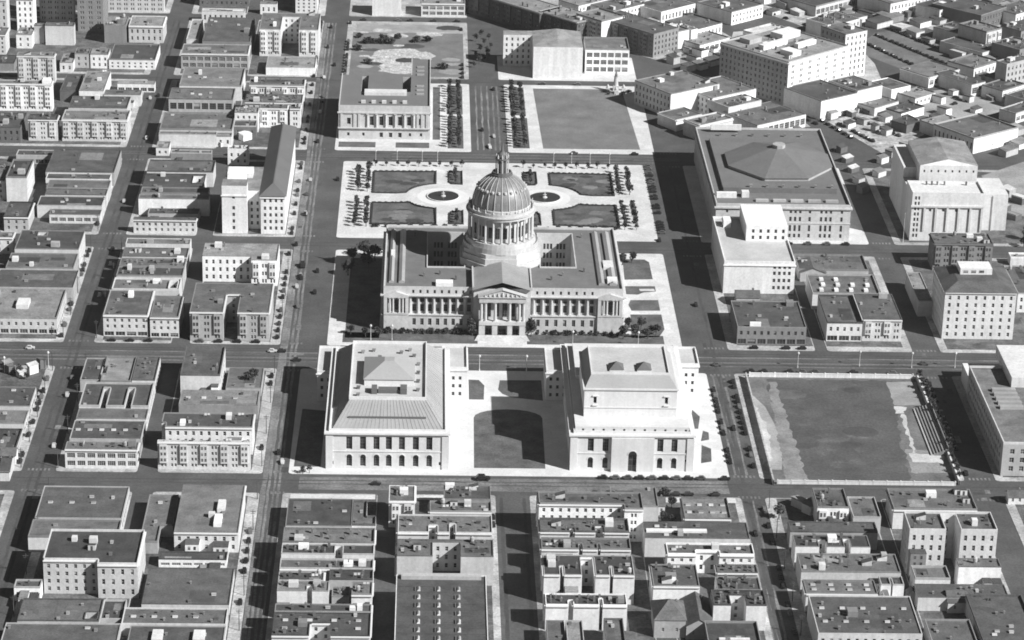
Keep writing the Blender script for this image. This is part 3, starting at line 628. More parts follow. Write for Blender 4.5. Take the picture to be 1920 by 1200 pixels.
for i in range(24):      # gilded ribs
    a=2*pi*i/24; b=DO(); w_=.2
    for j in range(14):
        (r0,z0),(r1,z1)=prof[j],prof[j+1]; q=[]
        for (r_,z_,d) in ((r0,z0,-1),(r0,z0,1),(r1,z1,1),(r1,z1,-1)):
            ww=w_*(r_/14.6*.7+.3); q.append((DX+(r_+.3)*cos(a)-d*ww*sin(a),DY+(r_+.3)*sin(a)+d*ww*cos(a),z_+.12))
        b.face(q)
        b.face([q[0],q[3],(DX+r1*.985*cos(a)+ww*sin(a),DY+r1*.985*sin(a)-ww*cos(a),z1),(DX+r0*.985*cos(a)+ww*sin(a),DY+r0*.985*sin(a)-ww*cos(a),z0)])
        b.face([q[2],q[1],(DX+r0*.985*cos(a)-ww*sin(a),DY+r0*.985*sin(a)+ww*cos(a),z0),(DX+r1*.985*cos(a)-ww*sin(a),DY+r1*.985*sin(a)+ww*cos(a),z1)])
    CH.add(b,'dome_rib',RIBM)
    a+=pi/24; r_=14.6*cos(rad(34))+.15; z_=53.4+15.8*sin(rad(34))
    b=DO(); b.lathe([(.75,-.5),(.75,.5),(.3,.7)],8); oo=b.obj('dome_ornament',RIBM,CH.r,(DX+r_*cos(a)+.6,DY+r_*sin(a)-230,z_))
b=DO(); b.lathe([(5.4,68.2),(5.4,69.2),(4.9,69.2),(4.9,70.2),(4.4,70.2),(4.4,69.3),(2.2,69.3),(2.2,76.4),(3.6,76.6),(3.6,77.3),(2.6,77.3),(2.3,79.2),(1.6,80),(.9,80.6),(.5,82.8),(.12,86.4)],16,DX,DY); CH.add(b,'lantern',mat('lantern_lead',.12,rough=.5,obj=0))
for i in range(8):
    a=2*pi*i/8; CH.put('lantern_column',column_mesh(7.2,.3,8),DX+3.1*cos(a),DY+3.1*sin(a),69.3,a); b=DO(); b.lathe([(.35,77.2),(.4,78.2),(.05,79.6)],6,DX+3.0*cos(a),DY+3.0*sin(a)); CH.add(b,'lantern_finial',STONE)
# ------------------------------------------------------------------ the paired memorial buildings on the court
def arched(b,o,n_,w,h): pass
def hip(b,P,z0,Q,z1):
    for a in range(4):
        c=(a+1)%4; b.face([(*P[a],z0),(*P[c],z0),(*Q[c],z1),(*Q[a],z1)])
def memorial(L,x0,x1,y0,y1,wing,front_wins,label2=None):
    b=MB(); fw=front_wins
    sw=bays(9,10,y1-y0-28,2.4,10.2,15.0)+bays(9,10,y1-y0-28,2.2,2.0,6.6)
    face4(b,x0,x1,y0,y1,-.12,17,fw,sw,sw,[],.7); L.win((x0,y0),FR,FN,[q for q in fw if q[3]-q[2]>4.5],.7,'d',3,4,tone=0); L.win((x0,y0),FR,FN,[q for q in fw if q[3]-q[2]<=4.5],.7,'d',1,1,tone=0)
    L.win((x1,y0),(0,1),(1,0),sw,.7,'d',2,4); L.win((x0,y1),(0,-1),(-1,0),sw,.7,'d',2,4)
    L.add(b,'wall',STONEW)
    b=MB()
    b.box(x0-.35,x0+2.8,y0-.45,y0-.004,-.1,16.2); L.add(b,'corner_pier',STONEW)
    b=MB(); b.box(x1-2.8,x1+.35,y0-.45,y0-.004,-.1,16.2); L.add(b,'corner_pier',STONEW)
    b=MB(); b.prism(rect(x0-1,x1+1,y0-1,y1+1),16.95,17.7,bottom=True); L.add(b,'cornice',STONEW)
    b=MB(); b.prism(rect(x0-.25,x1+.25,y0-.25,y1+.25),8.3,8.8,bottom=True,top=True); L.add(b,'string_course',STONEW)
    b=MB()
    for (a,c,d,e) in ((x0+1,x1-1,y0+1,y0+1.5),(x0+1,x1-1,y1-1.5,y1-1)): b.box(a,c,d,e,17.7,18.9)
    b.box(x0+1,x0+1.5,y0+1.5,y1-1.5,17.7,18.9); b.box(x1-1.5,x1-1,y0+1.5,y1-1.5,17.7,18.9); L.add(b,'balustrade',STONEW)
    for (a,c,d,e,h) in wing:
        wn=[v for z in (2,6,10) for v in [(1.6+3.2*i,2.9+3.2*i,z,z+1.8) for i in range(int((c-a-1)/3.2))]]
        b=MB(); face4(b,a,c,d,e,-.12,h,wn,bays(5,2,e-d-2,1.3,9,12),bays(5,2,e-d-2,1.3,9,12),[],.4); wo=L.add(b,'wing',STONEW)
        L.win((a,d),FR,FN,wn,.4,'d',1,2,tone=0)
        b=MB(); b.prism(rect(a-.5,c+.5,d-.5,e+.5),h-.9,h-.3,bottom=True); L.add(b,'wing_cornice',STONEW); b=MB(); b.face([(a,d,h),(c,d,h),(c,e,h),(a,e,h)]); L.add(b,'wing_roof',mat('pale_roof',.42,obj=0,stain=.1))
        b=MB(); b.box(a,c,d,d+.4,h,h+1); b.box(a,c,e-.4,e,h,h+1); b.box(a,a+.4,d+.4,e-.4,h,h+1); b.box(c-.4,c,d+.4,e-.4,h,h+1); L.add(b,'wing_parapet',STONEW)
def arch_heads(L,o,wins,depth=.7):
    for q in wins:
        w=q[1]-q[0]; cx=o[0]+(q[0]+q[1])/2; b=MB(); n=8
        pts=[(cx+w/2*cos(pi*i/n),q[3]+w/2*sin(pi*i/n)) for i in range(n+1)]
        b.face([(p[0],o[1]-.02,p[1]) for p in reversed(pts)]); L.add(b,'arch_head',GLASS[0])
        b=MB(); r0,r1=w/2+.01,w/2+.4
        for i in range(n):
            a,c=pi*i/n,pi*(i+1)/n
            b.face([(cx+r0*cos(c),o[1]-.18,q[3]+r0*sin(c)),(cx+r0*cos(a),o[1]-.18,q[3]+r0*sin(a)),(cx+r1*cos(a),o[1]-.18,q[3]+r1*sin(a)),(cx+r1*cos(c),o[1]-.18,q[3]+r1*sin(c))])
            b.face([(cx+r1*cos(a),o[1]-.18,q[3]+r1*sin(a)),(cx+r1*cos(a),o[1],q[3]+r1*sin(a)),(cx+r1*cos(c),o[1],q[3]+r1*sin(c)),(cx+r1*cos(c),o[1]-.18,q[3]+r1*sin(c))])
        L.add(b,'arch_moulding',STONEW)
VX0,VX1=-82.3,-28.2
VB=LM('memorial_hall','white memorial hall with ribbed grey roof and roof-top hipped skylight','memorial hall',-55,72)
px=[-72.2,-66.1,-60.1,-54.6,-48.8,-42.6,-36.6]
fw=[(x-VX0-1.35,x-VX0+1.35,9.4,15.6) for x in px]; aw=[(x-VX0-1.25,x-VX0+1.25,1.2,5.8) for x in px]
memorial(VB,VX0,VX1,22.5,120,[(-89.5,-79.5,97,128,14.5),(-31,-19,101,128,15.5)],fw+aw+[(2.2,3.1,2,3.6),(50,51,2,3.6)])
arch_heads(VB,(VX0,22.5),aw)
b=MB(); hip(b,rect(VX0+2.2,VX1-2.2,24.7,118),17.75,rect(-72.6,-38.6,44.5,110),24.2); L_=VB.add(b,'roof',SLATE)
sm=MB(); sm.box(-.09,.09,0,1,0,.12); smm=sm.mesh('seam',[mat('seam_metal',.3,obj=.2)])
def seam(L,a,c):
    dx,dy,dz=c[0]-a[0],c[1]-a[1],c[2]-a[2]; ln=(dx*dx+dy*dy+dz*dz)**.5
    o=link('roof_seam',smm,L.r,(a[0]-L.c[0],a[1]-L.c[1],a[2]+.01)); o.rotation_euler=(math.asin(dz/ln),0,atan2(-dx,dy)); o.scale=(1,ln,1)
for i in range(27):
    f=i/26; seam(VB,(VX0+2.2+(VX1-VX0-4.4)*f,24.7,17.75),(-72.6+34*f,44.5,24.2))
for i in range(32):
    f=i/31
    seam(VB,(VX1-2.2,24.7+93.3*f,17.75),(-38.6,44.5+65.5*f,24.2)); seam(VB,(VX0+2.2,24.7+93.3*f,17.75),(-72.6,44.5+65.5*f,24.2))
b=MB(); b.box(-73,-38.2,32.2,33.2,19.4,20.9); VB.add(b,'snow_rail',SLATED)
b=MB(); b.box(-72.6,-38.6,44.5,110,23.6,24.3,top=False); b.face([(-72.6,44.5,24.3),(-38.6,44.5,24.3),(-38.6,110,24.3),(-72.6,110,24.3)]); VB.add(b,'flat_deck',mat('pale_roof',.42,obj=0,stain=.1))
b=MB(); b.box(-73,-38.2,44.1,44.6,24.1,25.6); b.box(-73,-38.2,109.9,110.4,24.1,25.6); b.box(-73,-72.5,44.6,109.9,24.1,25.6); b.box(-38.7,-38.2,44.6,109.9,24.1,25.6); VB.add(b,'parapet',STONEW)
b=MB(); b.box(-66.5,-44,60,86,24.28,27.4,top=False); VB.add(b,'skylight_base',STONEW)
b=MB(); hip(b,rect(-67,-43.5,59.5,86.5),27.4,rect(-57.5,-53,72,77),31.5); b.face([(-57.5,72,31.5),(-53,72,31.5),(-53,77,31.5),(-57.5,77,31.5)]); VB.add(b,'hipped_skylight',SLATE)
b=MB(); b.box(-63,-60.5,50,55,24.28,27); b.box(-60,-50,51,55,24.28,26); b.box(-50,-47,50,55,24.28,27.2); VB.add(b,'vent_house',SLATED)
for x,y in ((-68,98),(-63,100),(-60,92),(-50,98),(-46,101),(-44,94),(-42,64),(-42,74),(-42,84),(-42,54),(-69,56),(-69,48)): VB.put('vent',pmesh('vent'),x,y,24.3).scale=(2.2,2,1.2)
b=MB()
OX0,OX1=26.6,81.2
OB=LM('opera_house','white opera house with tall blank stage tower and two pyramid skylights','opera house',54,74)
ow=[35.4,42.0,66.5,72.8]
fw=[(x-OX0-1.35,x-OX0+1.35,9.4,15.6) for x in ow]; aw=[(x-OX0-1.2,x-OX0+1.2,1.2,5.4) for x in ow]
small=[(2.2,3.1,8.2+.0,9.6),(2.2,3.1,4,5.4),(51.2,52.2,9,10.4),(51.2,52.2,4.4,5.8)]
memorial(OB,OX0,OX1,23.2,127,[(18.2,29,101,129,14.5),(79.5,90.8,108,129,15.8)],fw+aw+small[2:])
arch_heads(OB,(OX0,23.2),aw)
b=MB(); pw=[(7.6,11.4,0.2,8.6)]; panel(b,(44.6,21.4),FR,FN,19,-.12,16.6,pw,1.2); panel(b,(63.6,21.4),(0,1),(1,0),1.79,-.12,16.6,[]); panel(b,(44.6,23.19),(0,-1),(-1,0),1.79,-.12,16.6,[]); b.face([(44.6,21.4,16.6),(63.6,21.4,16.6),(63.6,23.19,16.6),(44.6,23.19,16.6)]); OB.add(b,'portal',STONEW)
arch_heads(OB,(44.6,21.4),pw); OB.win((44.6,21.4),FR,FN,pw,1.2,'d',2,3,'door',0)
b=MB(); OA=[(3+4.6*i,4.0+4.6*i,17.9,19.0) for i in range(11)]; face4(b,28.4,79.4,26.5,122,17.7,20,OA,[],[],[],.2); b.face([(28.4,26.5,20),(79.4,26.5,20),(79.4,122,20),(28.4,122,20)]); OB.add(b,'attic',STONEW); OB.win((28.4,26.5),FR,FN,[(q[0],q[1],q[2],q[3]) for q in OA],.2,'d',1,1,tone=0)
b=MB(); TW=[(4.2,5.6,26.5,29.8),(36.3,37.7,26.5,29.8)]; face4(b,32.6,74.4,37.5,80,20,33.2,TW,[],[],[],.8); OB.add(b,'stage_tower',STONEW); OB.win((32.6,37.5),FR,FN,TW,.8,'d',1,2,tone=0)
b=MB(); b.prism(rect(32.0,75,36.9,80.6),33.2,33.9,bottom=True); OB.add(b,'tower_cornice',STONEW); b=MB(); b.box(32.61,74.39,37.2,37.49,24.4,24.9,bottom=True); OB.add(b,'tower_band',STONEW)
b=MB(); b.box(36.3,38.9,37.0,37.49,30,30.5,bottom=True); b.box(68.3,71,37.0,37.49,30,30.5,bottom=True);b.box(36.3,38.9,36.9,37.49,25.5,26,bottom=True); b.box(68.3,71,36.9,37.49,25.5,26,bottom=True); OB.add(b,'window_hood',STONEW)
b=MB(); hip(b,rect(32.8,74.2,37.7,79.8),33.9,rect(36,71,46,78),37.3); OB.add(b,'tower_roof',SLATE)
b=MB(); b.face([(36,46,37.32),(71,46,37.32),(71,78,37.32),(36,78,37.32)]); OB.add(b,'tower_deck',mat('pale_roof',.42,obj=0,stain=.1))
b=MB(); b.box(35.8,71.2,45.8,46.2,37.1,38.2); b.box(35.8,71.2,77.8,78.2,37.1,38.2); b.box(35.8,36.2,46.2,77.8,37.1,38.2); b.box(70.8,71.2,46.2,77.8,37.1,38.2); OB.add(b,'parapet',STONEW)
for cx in (47.5,60):
    b=MB(); b.box(cx-3.2,cx+3.2,49,56.5,37.3,38.1,top=False); OB.add(b,'skylight_base',STONEW); b=MB(); hip(b,rect(cx-3.4,cx+3.4,48.8,56.7),38.1,rect(cx-.2,cx+.2,52.5,53),40.6); OB.add(b,'pyramid_skylight',SLATED)
b=MB(); b.box(31,76,80.01,119,20.01,22); OB.add(b,'auditorium_block',STONEW)
# ------------------------------------------------------------------ old library
LB=LM('library','grey stone library with columned front and two sunken courts','library',-65,540)
x0,x1,y0=-92.3,-37.6,489.5; b=MB()
lw=[(x-x0-1.2,x-x0+1.2,8.6,14.2) for x in (-72+5*0-.5,-66.8,-61.2,-55.6,-50.2)]+[(5.0,7.2,9.2,13.2),(47.3,49.5,9.2,13.2)]
lg=[(x-x0-1,x-x0+1,1.2,4.2) for x in (-66.8,-61.2,-55.6)]+[(x-x0-.7,x-x0+.7,2,4) for x in (-86.5,-77.5,-49.6,-43)]
panel(b,(x0,y0),FR,FN,x1-x0,-.12,20,lw+lg,.8); panel(b,(x1,y0),(0,1),(1,0),101,-.12,20,bays(12,4,97,1.5,9,13),.5); panel(b,(x1,y0+101),(-1,0),(0,1),12,-.12,20,[]); panel(b,(-49.6,y0+101),(0,-1),(-1,0),36,-.12,20,[]); panel(b,(-49.6,555),(-1,0),(0,1),x0*-1-49.6,-.12,20,[]); panel(b,(x0,555),(0,-1),(-1,0),65.5,-.12,20,bays(9,4,61,1.5,9,13),.5)
LB.add(b,'wall',STONE); LB.win((x0,y0),FR,FN,lw+lg,.8,'d',2,3,tone=0); LB.win((x1,y0),(0,1),(1,0),bays(12,4,97,1.5,9,13),.5,'d')
for x in (-75,-69.6,-64,-58.4,-52.9,-47.4): LB.put('column',column_mesh(8.6,.6),x,y0-.35,7.4)
for x in (-90.5,-82.8,-80,-45,-42.4,-39.4): 
    bb=MB(); bb.box(x-.7,x+.7,y0-.5,y0-.004,7.4,16); LB.add(bb,'pilaster',STONE)
b=MB(); b.prism(rect(x0-.7,x1+.7,y0-.7,y0+5),16.2,17,bottom=True); b.prism(rect(x0-.4,x1+.4,y0-1.2,y0+2),6.8,7.4,bottom=True); LB.add(b,'cornice',STONE)
RM=mat('library_roof',.14,big=.1,fine=.1,obj=0); b=MB()
LC=[(-79.6,-75.6,521,552),(-54.6,-50,521,552)]
for q in ((x0,-79.6,y0,555),(-79.6,-49.6,y0,521),(-49.6,x1,y0,590.5),(-79.6,-49.6,552,555)): b.face([(q[0],q[2],20),(q[1],q[2],20),(q[1],q[3],20),(q[0],q[3],20)])
LB.add(b,'roof',RM)
b=MB(); b.box(-75.6,-54.6,520.5,552.5,10,21.2); LB.add(b,'reading_room',RM); b=MB(); b.box(-77.5,-52,513,520.4,20,21.8); LB.add(b,'attic',WALL['l'])
for q in LC:
    b=MB(); panel(b,(q[0],q[2]),(0,1),(1,0),q[3]-q[2],4,20,[]); panel(b,(q[0],q[3]),(1,0),(0,-1),q[1]-q[0],4,20,[]); panel(b,(q[1],q[3]),(0,-1),(-1,0),q[3]-q[2],4,20,[]); panel(b,(q[1],q[2]),(-1,0),(0,1),q[1]-q[0],4,20,[]); b.face([(q[0],q[2],4),(q[1],q[2],4),(q[1],q[3],4),(q[0],q[3],4)]); LB.add(b,'light_court',WALL['m'])
b=MB(); b.box(x0,x1,y0,y0+.5,20,21); b.box(x1-.5,x1,y0+.5,590.5,20,21); b.box(x0,x0+.5,y0+.5,555,20,21); b.box(-49.6,-49.1,556,590.5,20,21); LB.add(b,'parapet',STONE)
for i in range(5): 
    b=MB(); xx=-79+6.2*i; b.box(xx,xx+2.6,497,499,19.98,21.6); LB.add(b,'roof_house',WALL['l'])
for y in (515,523,531,555,563,571): 
    b=MB(); b.box(-46,-41.5,y,y+2,19.98,20.8); LB.add(b,'skylight',SG)
# ------------------------------------------------------------------ civic auditorium
AU=LM('auditorium','stone civic auditorium with broad octagonal grey roof','auditorium',156,390)
x0,x1,y0,y1=118.6,192.4,324,458; b=MB()
cols=[17,25,27.6,30.2,33.2,41,43.6,46.2,51.5,57.8,60.4,63,69]
aw=[(c-.65,c+.65,z,z+hh) for c in cols for z,hh in ((1.6,2.2),(5.2,3.6),(11,2.6),(15.6,1.6))]+[(5.5,6.7,z,z+1.8) for z in (5.2,11,15.6)]
sw=bays(14,6,128,1.6,5,9)+bays(14,6,128,1.4,12,15)
face4(b,x0,x1,y0,y1,-.12,19.6,aw,sw,sw,[],.4); AU.add(b,'wall',STONE); AU.win((x0,y0),FR,FN,aw,.4,'d',2,2,tone=0); AU.win((x0,y1),(0,-1),(-1,0),sw,.4,'d')
b=MB(); b.prism(rect(x0-.9,x1+.9,y0-.9,y0+3),18.2,19,bottom=True); b.prism(rect(x0-.9,x0+2,y0+3.01,y1),18.2,19,bottom=True); b.prism(rect(x0-.3,x1+.3,y0-.3,y0+.01),9.7,10.2,bottom=True); AU.add(b,'cornice',STONE)
AR=mat('auditorium_roof',.14,big=.12,fine=.14,obj=0,stain=.15,scale=.08); b=MB(); b.face([(x0,y0,19.4),(x1,y0,19.4),(x1,y1,19.4),(x0,y1,19.4)]); AU.add(b,'roof',AR)
b=MB(); b.box(x0,x1,y0,y0+.6,19.6,20.8); b.box(x0,x0+.6,y0+.6,y1,19.6,20.8); b.box(x1-.6,x1,y0+.6,y1,19.6,20.8); b.box(x0+.6,x1-.6,y1-.6,y1,19.6,20.8); AU.add(b,'parapet',STONE)
b=MB(); b.box(124.6,187.4,346,347,19.39,22.4); b.box(124.6,187.4,347,436,19.39,21.4,top=True); AU.add(b,'upper_deck',AR)
oc=[(131,382),(149,360.5),(173.5,361.5),(189,382),(189,404),(174,424),(149,423.5),(131,404)]
b=MB(); b.prism(oc,21.4,23.2,top=False); AU.add(b,'octagon_wall',WALL['m'])
b=MB(); ap=(160,394)
oce=[(ap[0]+(p[0]-ap[0])*1.02,ap[1]+(p[1]-ap[1])*1.02) for p in oc]; it=[(ap[0]+(p[0]-ap[0])*.12,ap[1]+(p[1]-ap[1])*.12) for p in oc]
for i in range(8):
    j=(i+1)%8; b.face([(*oce[i],23.1),(*oce[j],23.1),(*it[j],30.4),(*it[i],30.4)])
AU.add(b,'octagon_roof',AR); b=MB(); b.prism(it,30.3,32.2); AU.add(b,'roof_lantern',WALL['m'])
for i in range(5): 
    b=MB(); xx=141+9.6*i; b.box(xx,xx+7,331,333.5,19.39,20.6); AU.add(b,'roof_monitor',WALL['m'])
for i in range(6): AU.put('vent',pmesh('vent'),140+9*i,350,21.4).scale=(2,2,1.5); AU.put('vent',pmesh('vent'),132+9.5*i,446,19.4).scale=(2,2,1.5)
b=MB(); b.box(120,131,337,339.5,19.39,22.4); b.box(134,138,338,342,19.39,22.6); AU.add(b,'stair_house',WALL['w'])
b=MB(); b.box(127,145,452,454,21,24.2); AU.add(b,'billboard',WALL['w'])
# ------------------------------------------------------------------ state offices on the wide street
SB=LM('state_offices','tall cream state offices with dark hipped roof along the wide street','office building',-136,370)
CREAM=WALL['w']; b=MB(); h=22
fwl=[(x,x+1.3,z,z+2) for x in (4.0,) for z in (2,5.6,9.2,12.8,17.6)]
panel(b,(-150,323),FR,FN,13.6,-.12,27.5,[(5.6,7,z,z+2) for z in (2.4,6.2,10,13.8,20)],.35); panel(b,(-136.4,323),(0,1),(1,0),8,-.12,27.5,[]); panel(b,(-136.4,331),FR,FN,7.4,-.12,h,[(1.4,2.6,z,z+2) for z in (2.4,6.2,10,13.8)]+[(4.6,5.8,z,z+2) for z in (2.4,6.2,10,13.8)],.35)
panel(b,(-129,331),(0,-1),(-1,0),8,-.12,h,[]); rw=[(1.6+3*i,2.9+3*i,z,z+2) for i in range(4) for z in (2.4,6.2,10,13.8,18.2)]; panel(b,(-129,323),FR,FN,13,-.12,h,rw,.35)
sw=[(3+3.4*i,4.3+3.4*i,z,z+2) for i in range(34) for z in (2.4,6.2,10,13.8,18.2)]; panel(b,(-116,323),(0,1),(1,0),120,-.12,h,sw,.35); panel(b,(-116,443),(-1,0),(0,1),13,-.12,h,[]); panel(b,(-129,443),(0,-1),(-1,0),72,-.12,h,[]); panel(b,(-129,371),(-1,0),(0,1),21,-.12,h,[]); panel(b,(-150,371),(0,-1),(-1,0),48,-.12,h,[])
SB.add(b,'wall',CREAM); SB.win((-129,323),FR,FN,rw,.35,'d',2,2,tone=0); SB.win((-116,323),(0,1),(1,0),sw,.35,'d',2,2); SB.win((-150,323),FR,FN,[(5.6,7,z,z+2) for z in (2.4,6.2,10,13.8,20)],.35,'d',2,2,tone=0); SB.win((-136.4,331),FR,FN,[(1.4,2.6,z,z+2) for z in (2.4,6.2,10,13.8)]+[(4.6,5.8,z,z+2) for z in (2.4,6.2,10,13.8)],.35,'d',2,2,tone=0)
b=MB(); b.face([(-150,323,27.5),(-136.4,323,27.5),(-136.4,334,27.5),(-150,334,27.5)]); panel(b,(-136.4,331),(0,1),(1,0),3,h,27.5,[]); panel(b,(-136.4,334),(-1,0),(0,1),13.6,h,27.5,[]); b.face([(-150,334,h),(-129,334,h),(-129,371,h),(-150,371,h)]); b.face([(-136.4,331,h),(-129,331,h),(-129,334,h),(-136.4,334,h)]); SB.add(b,'flat_roof',ROOF['l'])
b=MB(); hip(b,rect(-130,-115,322,444),h,rect(-122.8,-122.2,331,435),26.6); b.face([(-122.8,331,26.6),(-122.2,331,26.6),(-122.2,435,26.6),(-122.8,435,26.6)]); SB.add(b,'hipped_roof',SLATED)
b=MB(); b.box(-150.5,-135.9,322.5,322.99,21.5,22.2,bottom=True); b.box(-129.5,-115.5,322.4,322.99,20.6,21.4,bottom=True); SB.add(b,'cornice',WALL['w'])
b=MB(); b.box(-148,-138,336,348,21.99,26); b.box(-149,-135,352,364,21.99,24.5); SB.add(b,'rear_block',WALL['w'])
# ------------------------------------------------------------------ health offices
HB=LM('health_offices','white L-shaped health offices with recessed windowed court front','office building',132,277)
x0,x1,y0,y1,h=115.6,152.6,243,311,17; b=MB()
hwl=[(25.6+2.6*i,27+2.6*i,z,z+2) for i in range(4) for z in (2.4,6.4,10.4,13.8)]
panel(b,(x0,y0),FR,FN,x1-x0,-.12,h,hwl,.35); panel(b,(x1,y0),(0,1),(1,0),68,-.12,h,[]); panel(b,(x1,y1),(-1,0),(0,1),37,-.12,h,[]); sw=[(3+3.2*i,4.3+3.2*i,z,z+2) for i in range(19) for z in (2.4,6.4,10.4,13.8)]; panel(b,(x0,y1),(0,-1),(-1,0),68,-.12,h,sw,.35)
HB.add(b,'wall',WALL['w']); HB.win((x0,y0),FR,FN,hwl,.35,'d',2,2,tone=0); HB.win((x0,y1),(0,-1),(-1,0),sw,.35,'d',2,2)
b=MB(); b.face([(x0,y0,h),(x1,y0,h),(x1,y1,h),(x0,y1,h)]); HB.add(b,'roof',mat('pale_roof',.42,obj=0,stain=.1)); b=MB(); b.box(x0,x1,y0,y0+.5,h,h+1); b.box(x0,x1,y1-.5,y1,h,h+1); b.box(x0,x0+.5,y0+.5,y1-.5,h,h+1); b.box(x1-.5,x1,y0+.5,y1-.5,h,h+1); HB.add(b,'parapet',WALL['w'])
b=MB(); hw_=[(3+4*i,4.4+4*i,h+1+3.6*k,h+3+3.6*k) for i in range(5) for k in (0,1)]; panel(b,(130,276),FR,FN,22,h,h+8.5,hw_,.3); panel(b,(152,276),(0,1),(1,0),34,h,h+8.5,[]); panel(b,(152,310),(-1,0),(0,1),22,h,h+8.5,[]); panel(b,(130,310),(0,-1),(-1,0),34,h,h+8.5,[]); b.face([(130,276,h+8.5),(152,276,h+8.5),(152,310,h+8.5),(130,310,h+8.5)]); up=HB.add(b,'upper_block',WALL['w']); HB.win((130,276),FR,FN,hw_,.3,'d',1,2,tone=0)
b=MB(); b.box(120,124,296,303,h-.02,h+4); HB.add(b,'stair_house',WALL['w'])
b=MB(); b.prism(rect(x0-.5,x1+.5,y0-.5,y0-.004),h-1.6,h-1,bottom=True); HB.add(b,'cornice',WALL['w'])
# ------------------------------------------------------------------ lodge theatre at the right
TB=LM('lodge_theatre','white pilastered lodge theatre with gabled hall and blank side slab','theatre',250,360)
b=MB(); x0,x1=226,265; pwn=[(1.4,2.5,2+3.1*i,4+3.1*i) for i in range(8)]+[(3.2,4.2,2+3.1*i,4+3.1*i) for i in range(8)]+[(9.5+7.2*i,10.9+7.2*i,17,18.6) for i in range(4)]
face4(b,x0,x1,326,346,-.12,28,pwn,[],[],[],.4); b.face([(x0,326,27),(x1,326,27),(x1,346,27),(x0,346,27)]); TB.add(b,'front_block',WALL['l']); TB.win((x0,326),FR,FN,pwn,.4,'d',2,2,tone=1)
for i in range(6):
    b=MB(); xx=232.6+6.3*i; b.box(xx,xx+1.1,325.3,325.996,6,19.4); TB.add(b,'pilaster',WALL['l'])
b=MB(); b.box(x0-.5,x1+.5,325.1,325.996,19.6,20.6,bottom=True); TB.add(b,'cornice',WALL['l'])
b=MB(); fw=[(2+3.9*i,3+3.9*i,32,33.4) for i in range(8)]; face4(b,233,265,348.5,392,-.12,36,fw,[],[],[],.3); b.face([(233,348.5,36),(265,348.5,36),(249,352,38.5)]); TB.add(b,'hall',WALL['l']); TB.win((233,348.5),FR,FN,fw,.3,'d',1,1,tone=0)
b=MB(); b.face([(232.8,348.3,36),(249,352,38.5),(249,392,38.5),(232.8,392,36)]); b.face([(265.2,348.3,36),(265.2,392,36),(249,392,38.5),(249,352,38.5)]); TB.add(b,'hall_roof',ROOF['l'])
b=MB(); face4(b,226.01,232.99,360,400,-.12,31,[],[],[],[]); b.face([(226.01,360,31),(232.99,360,31),(232.99,400,31),(226.01,400,31)]); TB.add(b,'stair_wing',WALL['l']); b=MB(); face4(b,226.01,232.99,346.01,359.99,-.12,25,[],[],[],[]); b.face([(226.01,346.01,25),(232.99,346.01,25),(232.99,359.99,25),(226.01,359.99,25)]); TB.add(b,'stair_wing',WALL['l'])
b=MB(); face4(b,266,282.5,344,372,-.12,21,[],[],[],[]); b.face([(266,344,21),(282.5,344,21),(282.5,372,21),(266,372,21)]); b.box(274,274.7,343.4,343.996,0,20.4); TB.add(b,'side_slab',WALL['l'])
for x in (236,239,242,246,258): TB.put('chimney',pmesh('chimney'),x,342,27)
# ------------------------------------------------------------------ school at the right edge
HS=LM('high_school','large high school with shaded long wall and stepped pale roofs','school',238,70)
b=MB(); sw=[(3+4.3*i,5.2+4.3*i,z,z+2.4) for i in range(19) for z in (2.4,6.6,10.8)]
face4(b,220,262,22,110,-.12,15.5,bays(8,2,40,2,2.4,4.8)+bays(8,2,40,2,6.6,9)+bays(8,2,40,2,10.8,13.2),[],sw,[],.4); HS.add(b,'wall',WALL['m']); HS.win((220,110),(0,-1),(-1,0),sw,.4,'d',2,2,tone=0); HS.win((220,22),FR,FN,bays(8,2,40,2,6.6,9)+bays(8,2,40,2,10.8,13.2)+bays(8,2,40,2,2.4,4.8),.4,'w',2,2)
b=MB(); b.face([(220,22,15),(262,22,15),(262,110,15),(220,110,15)]); HS.add(b,'roof',ROOF['m'])
b=MB(); b.box(220,220.5,22,110,15.5,16.6); b.box(220.5,262,22,22.5,15.5,16.6); b.box(220.5,262,109.5,110,15.5,16.6); HS.add(b,'parapet',WALL['l'])
b=MB()
for i in range(5): b.box(226,237,62+5*i,64.5+5*i,14.98,16.4)
HS.add(b,'sawtooth_skylight',SG)
b=MB(); w2=[(2+4*i,3.6+4*i,z,z+2.4) for i in range(6) for z in (17,)]; b.box(236,262,88,128,14.9,20) ; HS.add(b,'rear_block',WALL['l'])
b=MB(); face4(b,221,262,112,131,-.12,9,bays(6,2,39,2,3,6),[],[],[],.3); b.face([(221,112,9),(262,112,9),(262,131,9),(221,131,9)]); HS.add(b,'street_wing',WALL['w'])
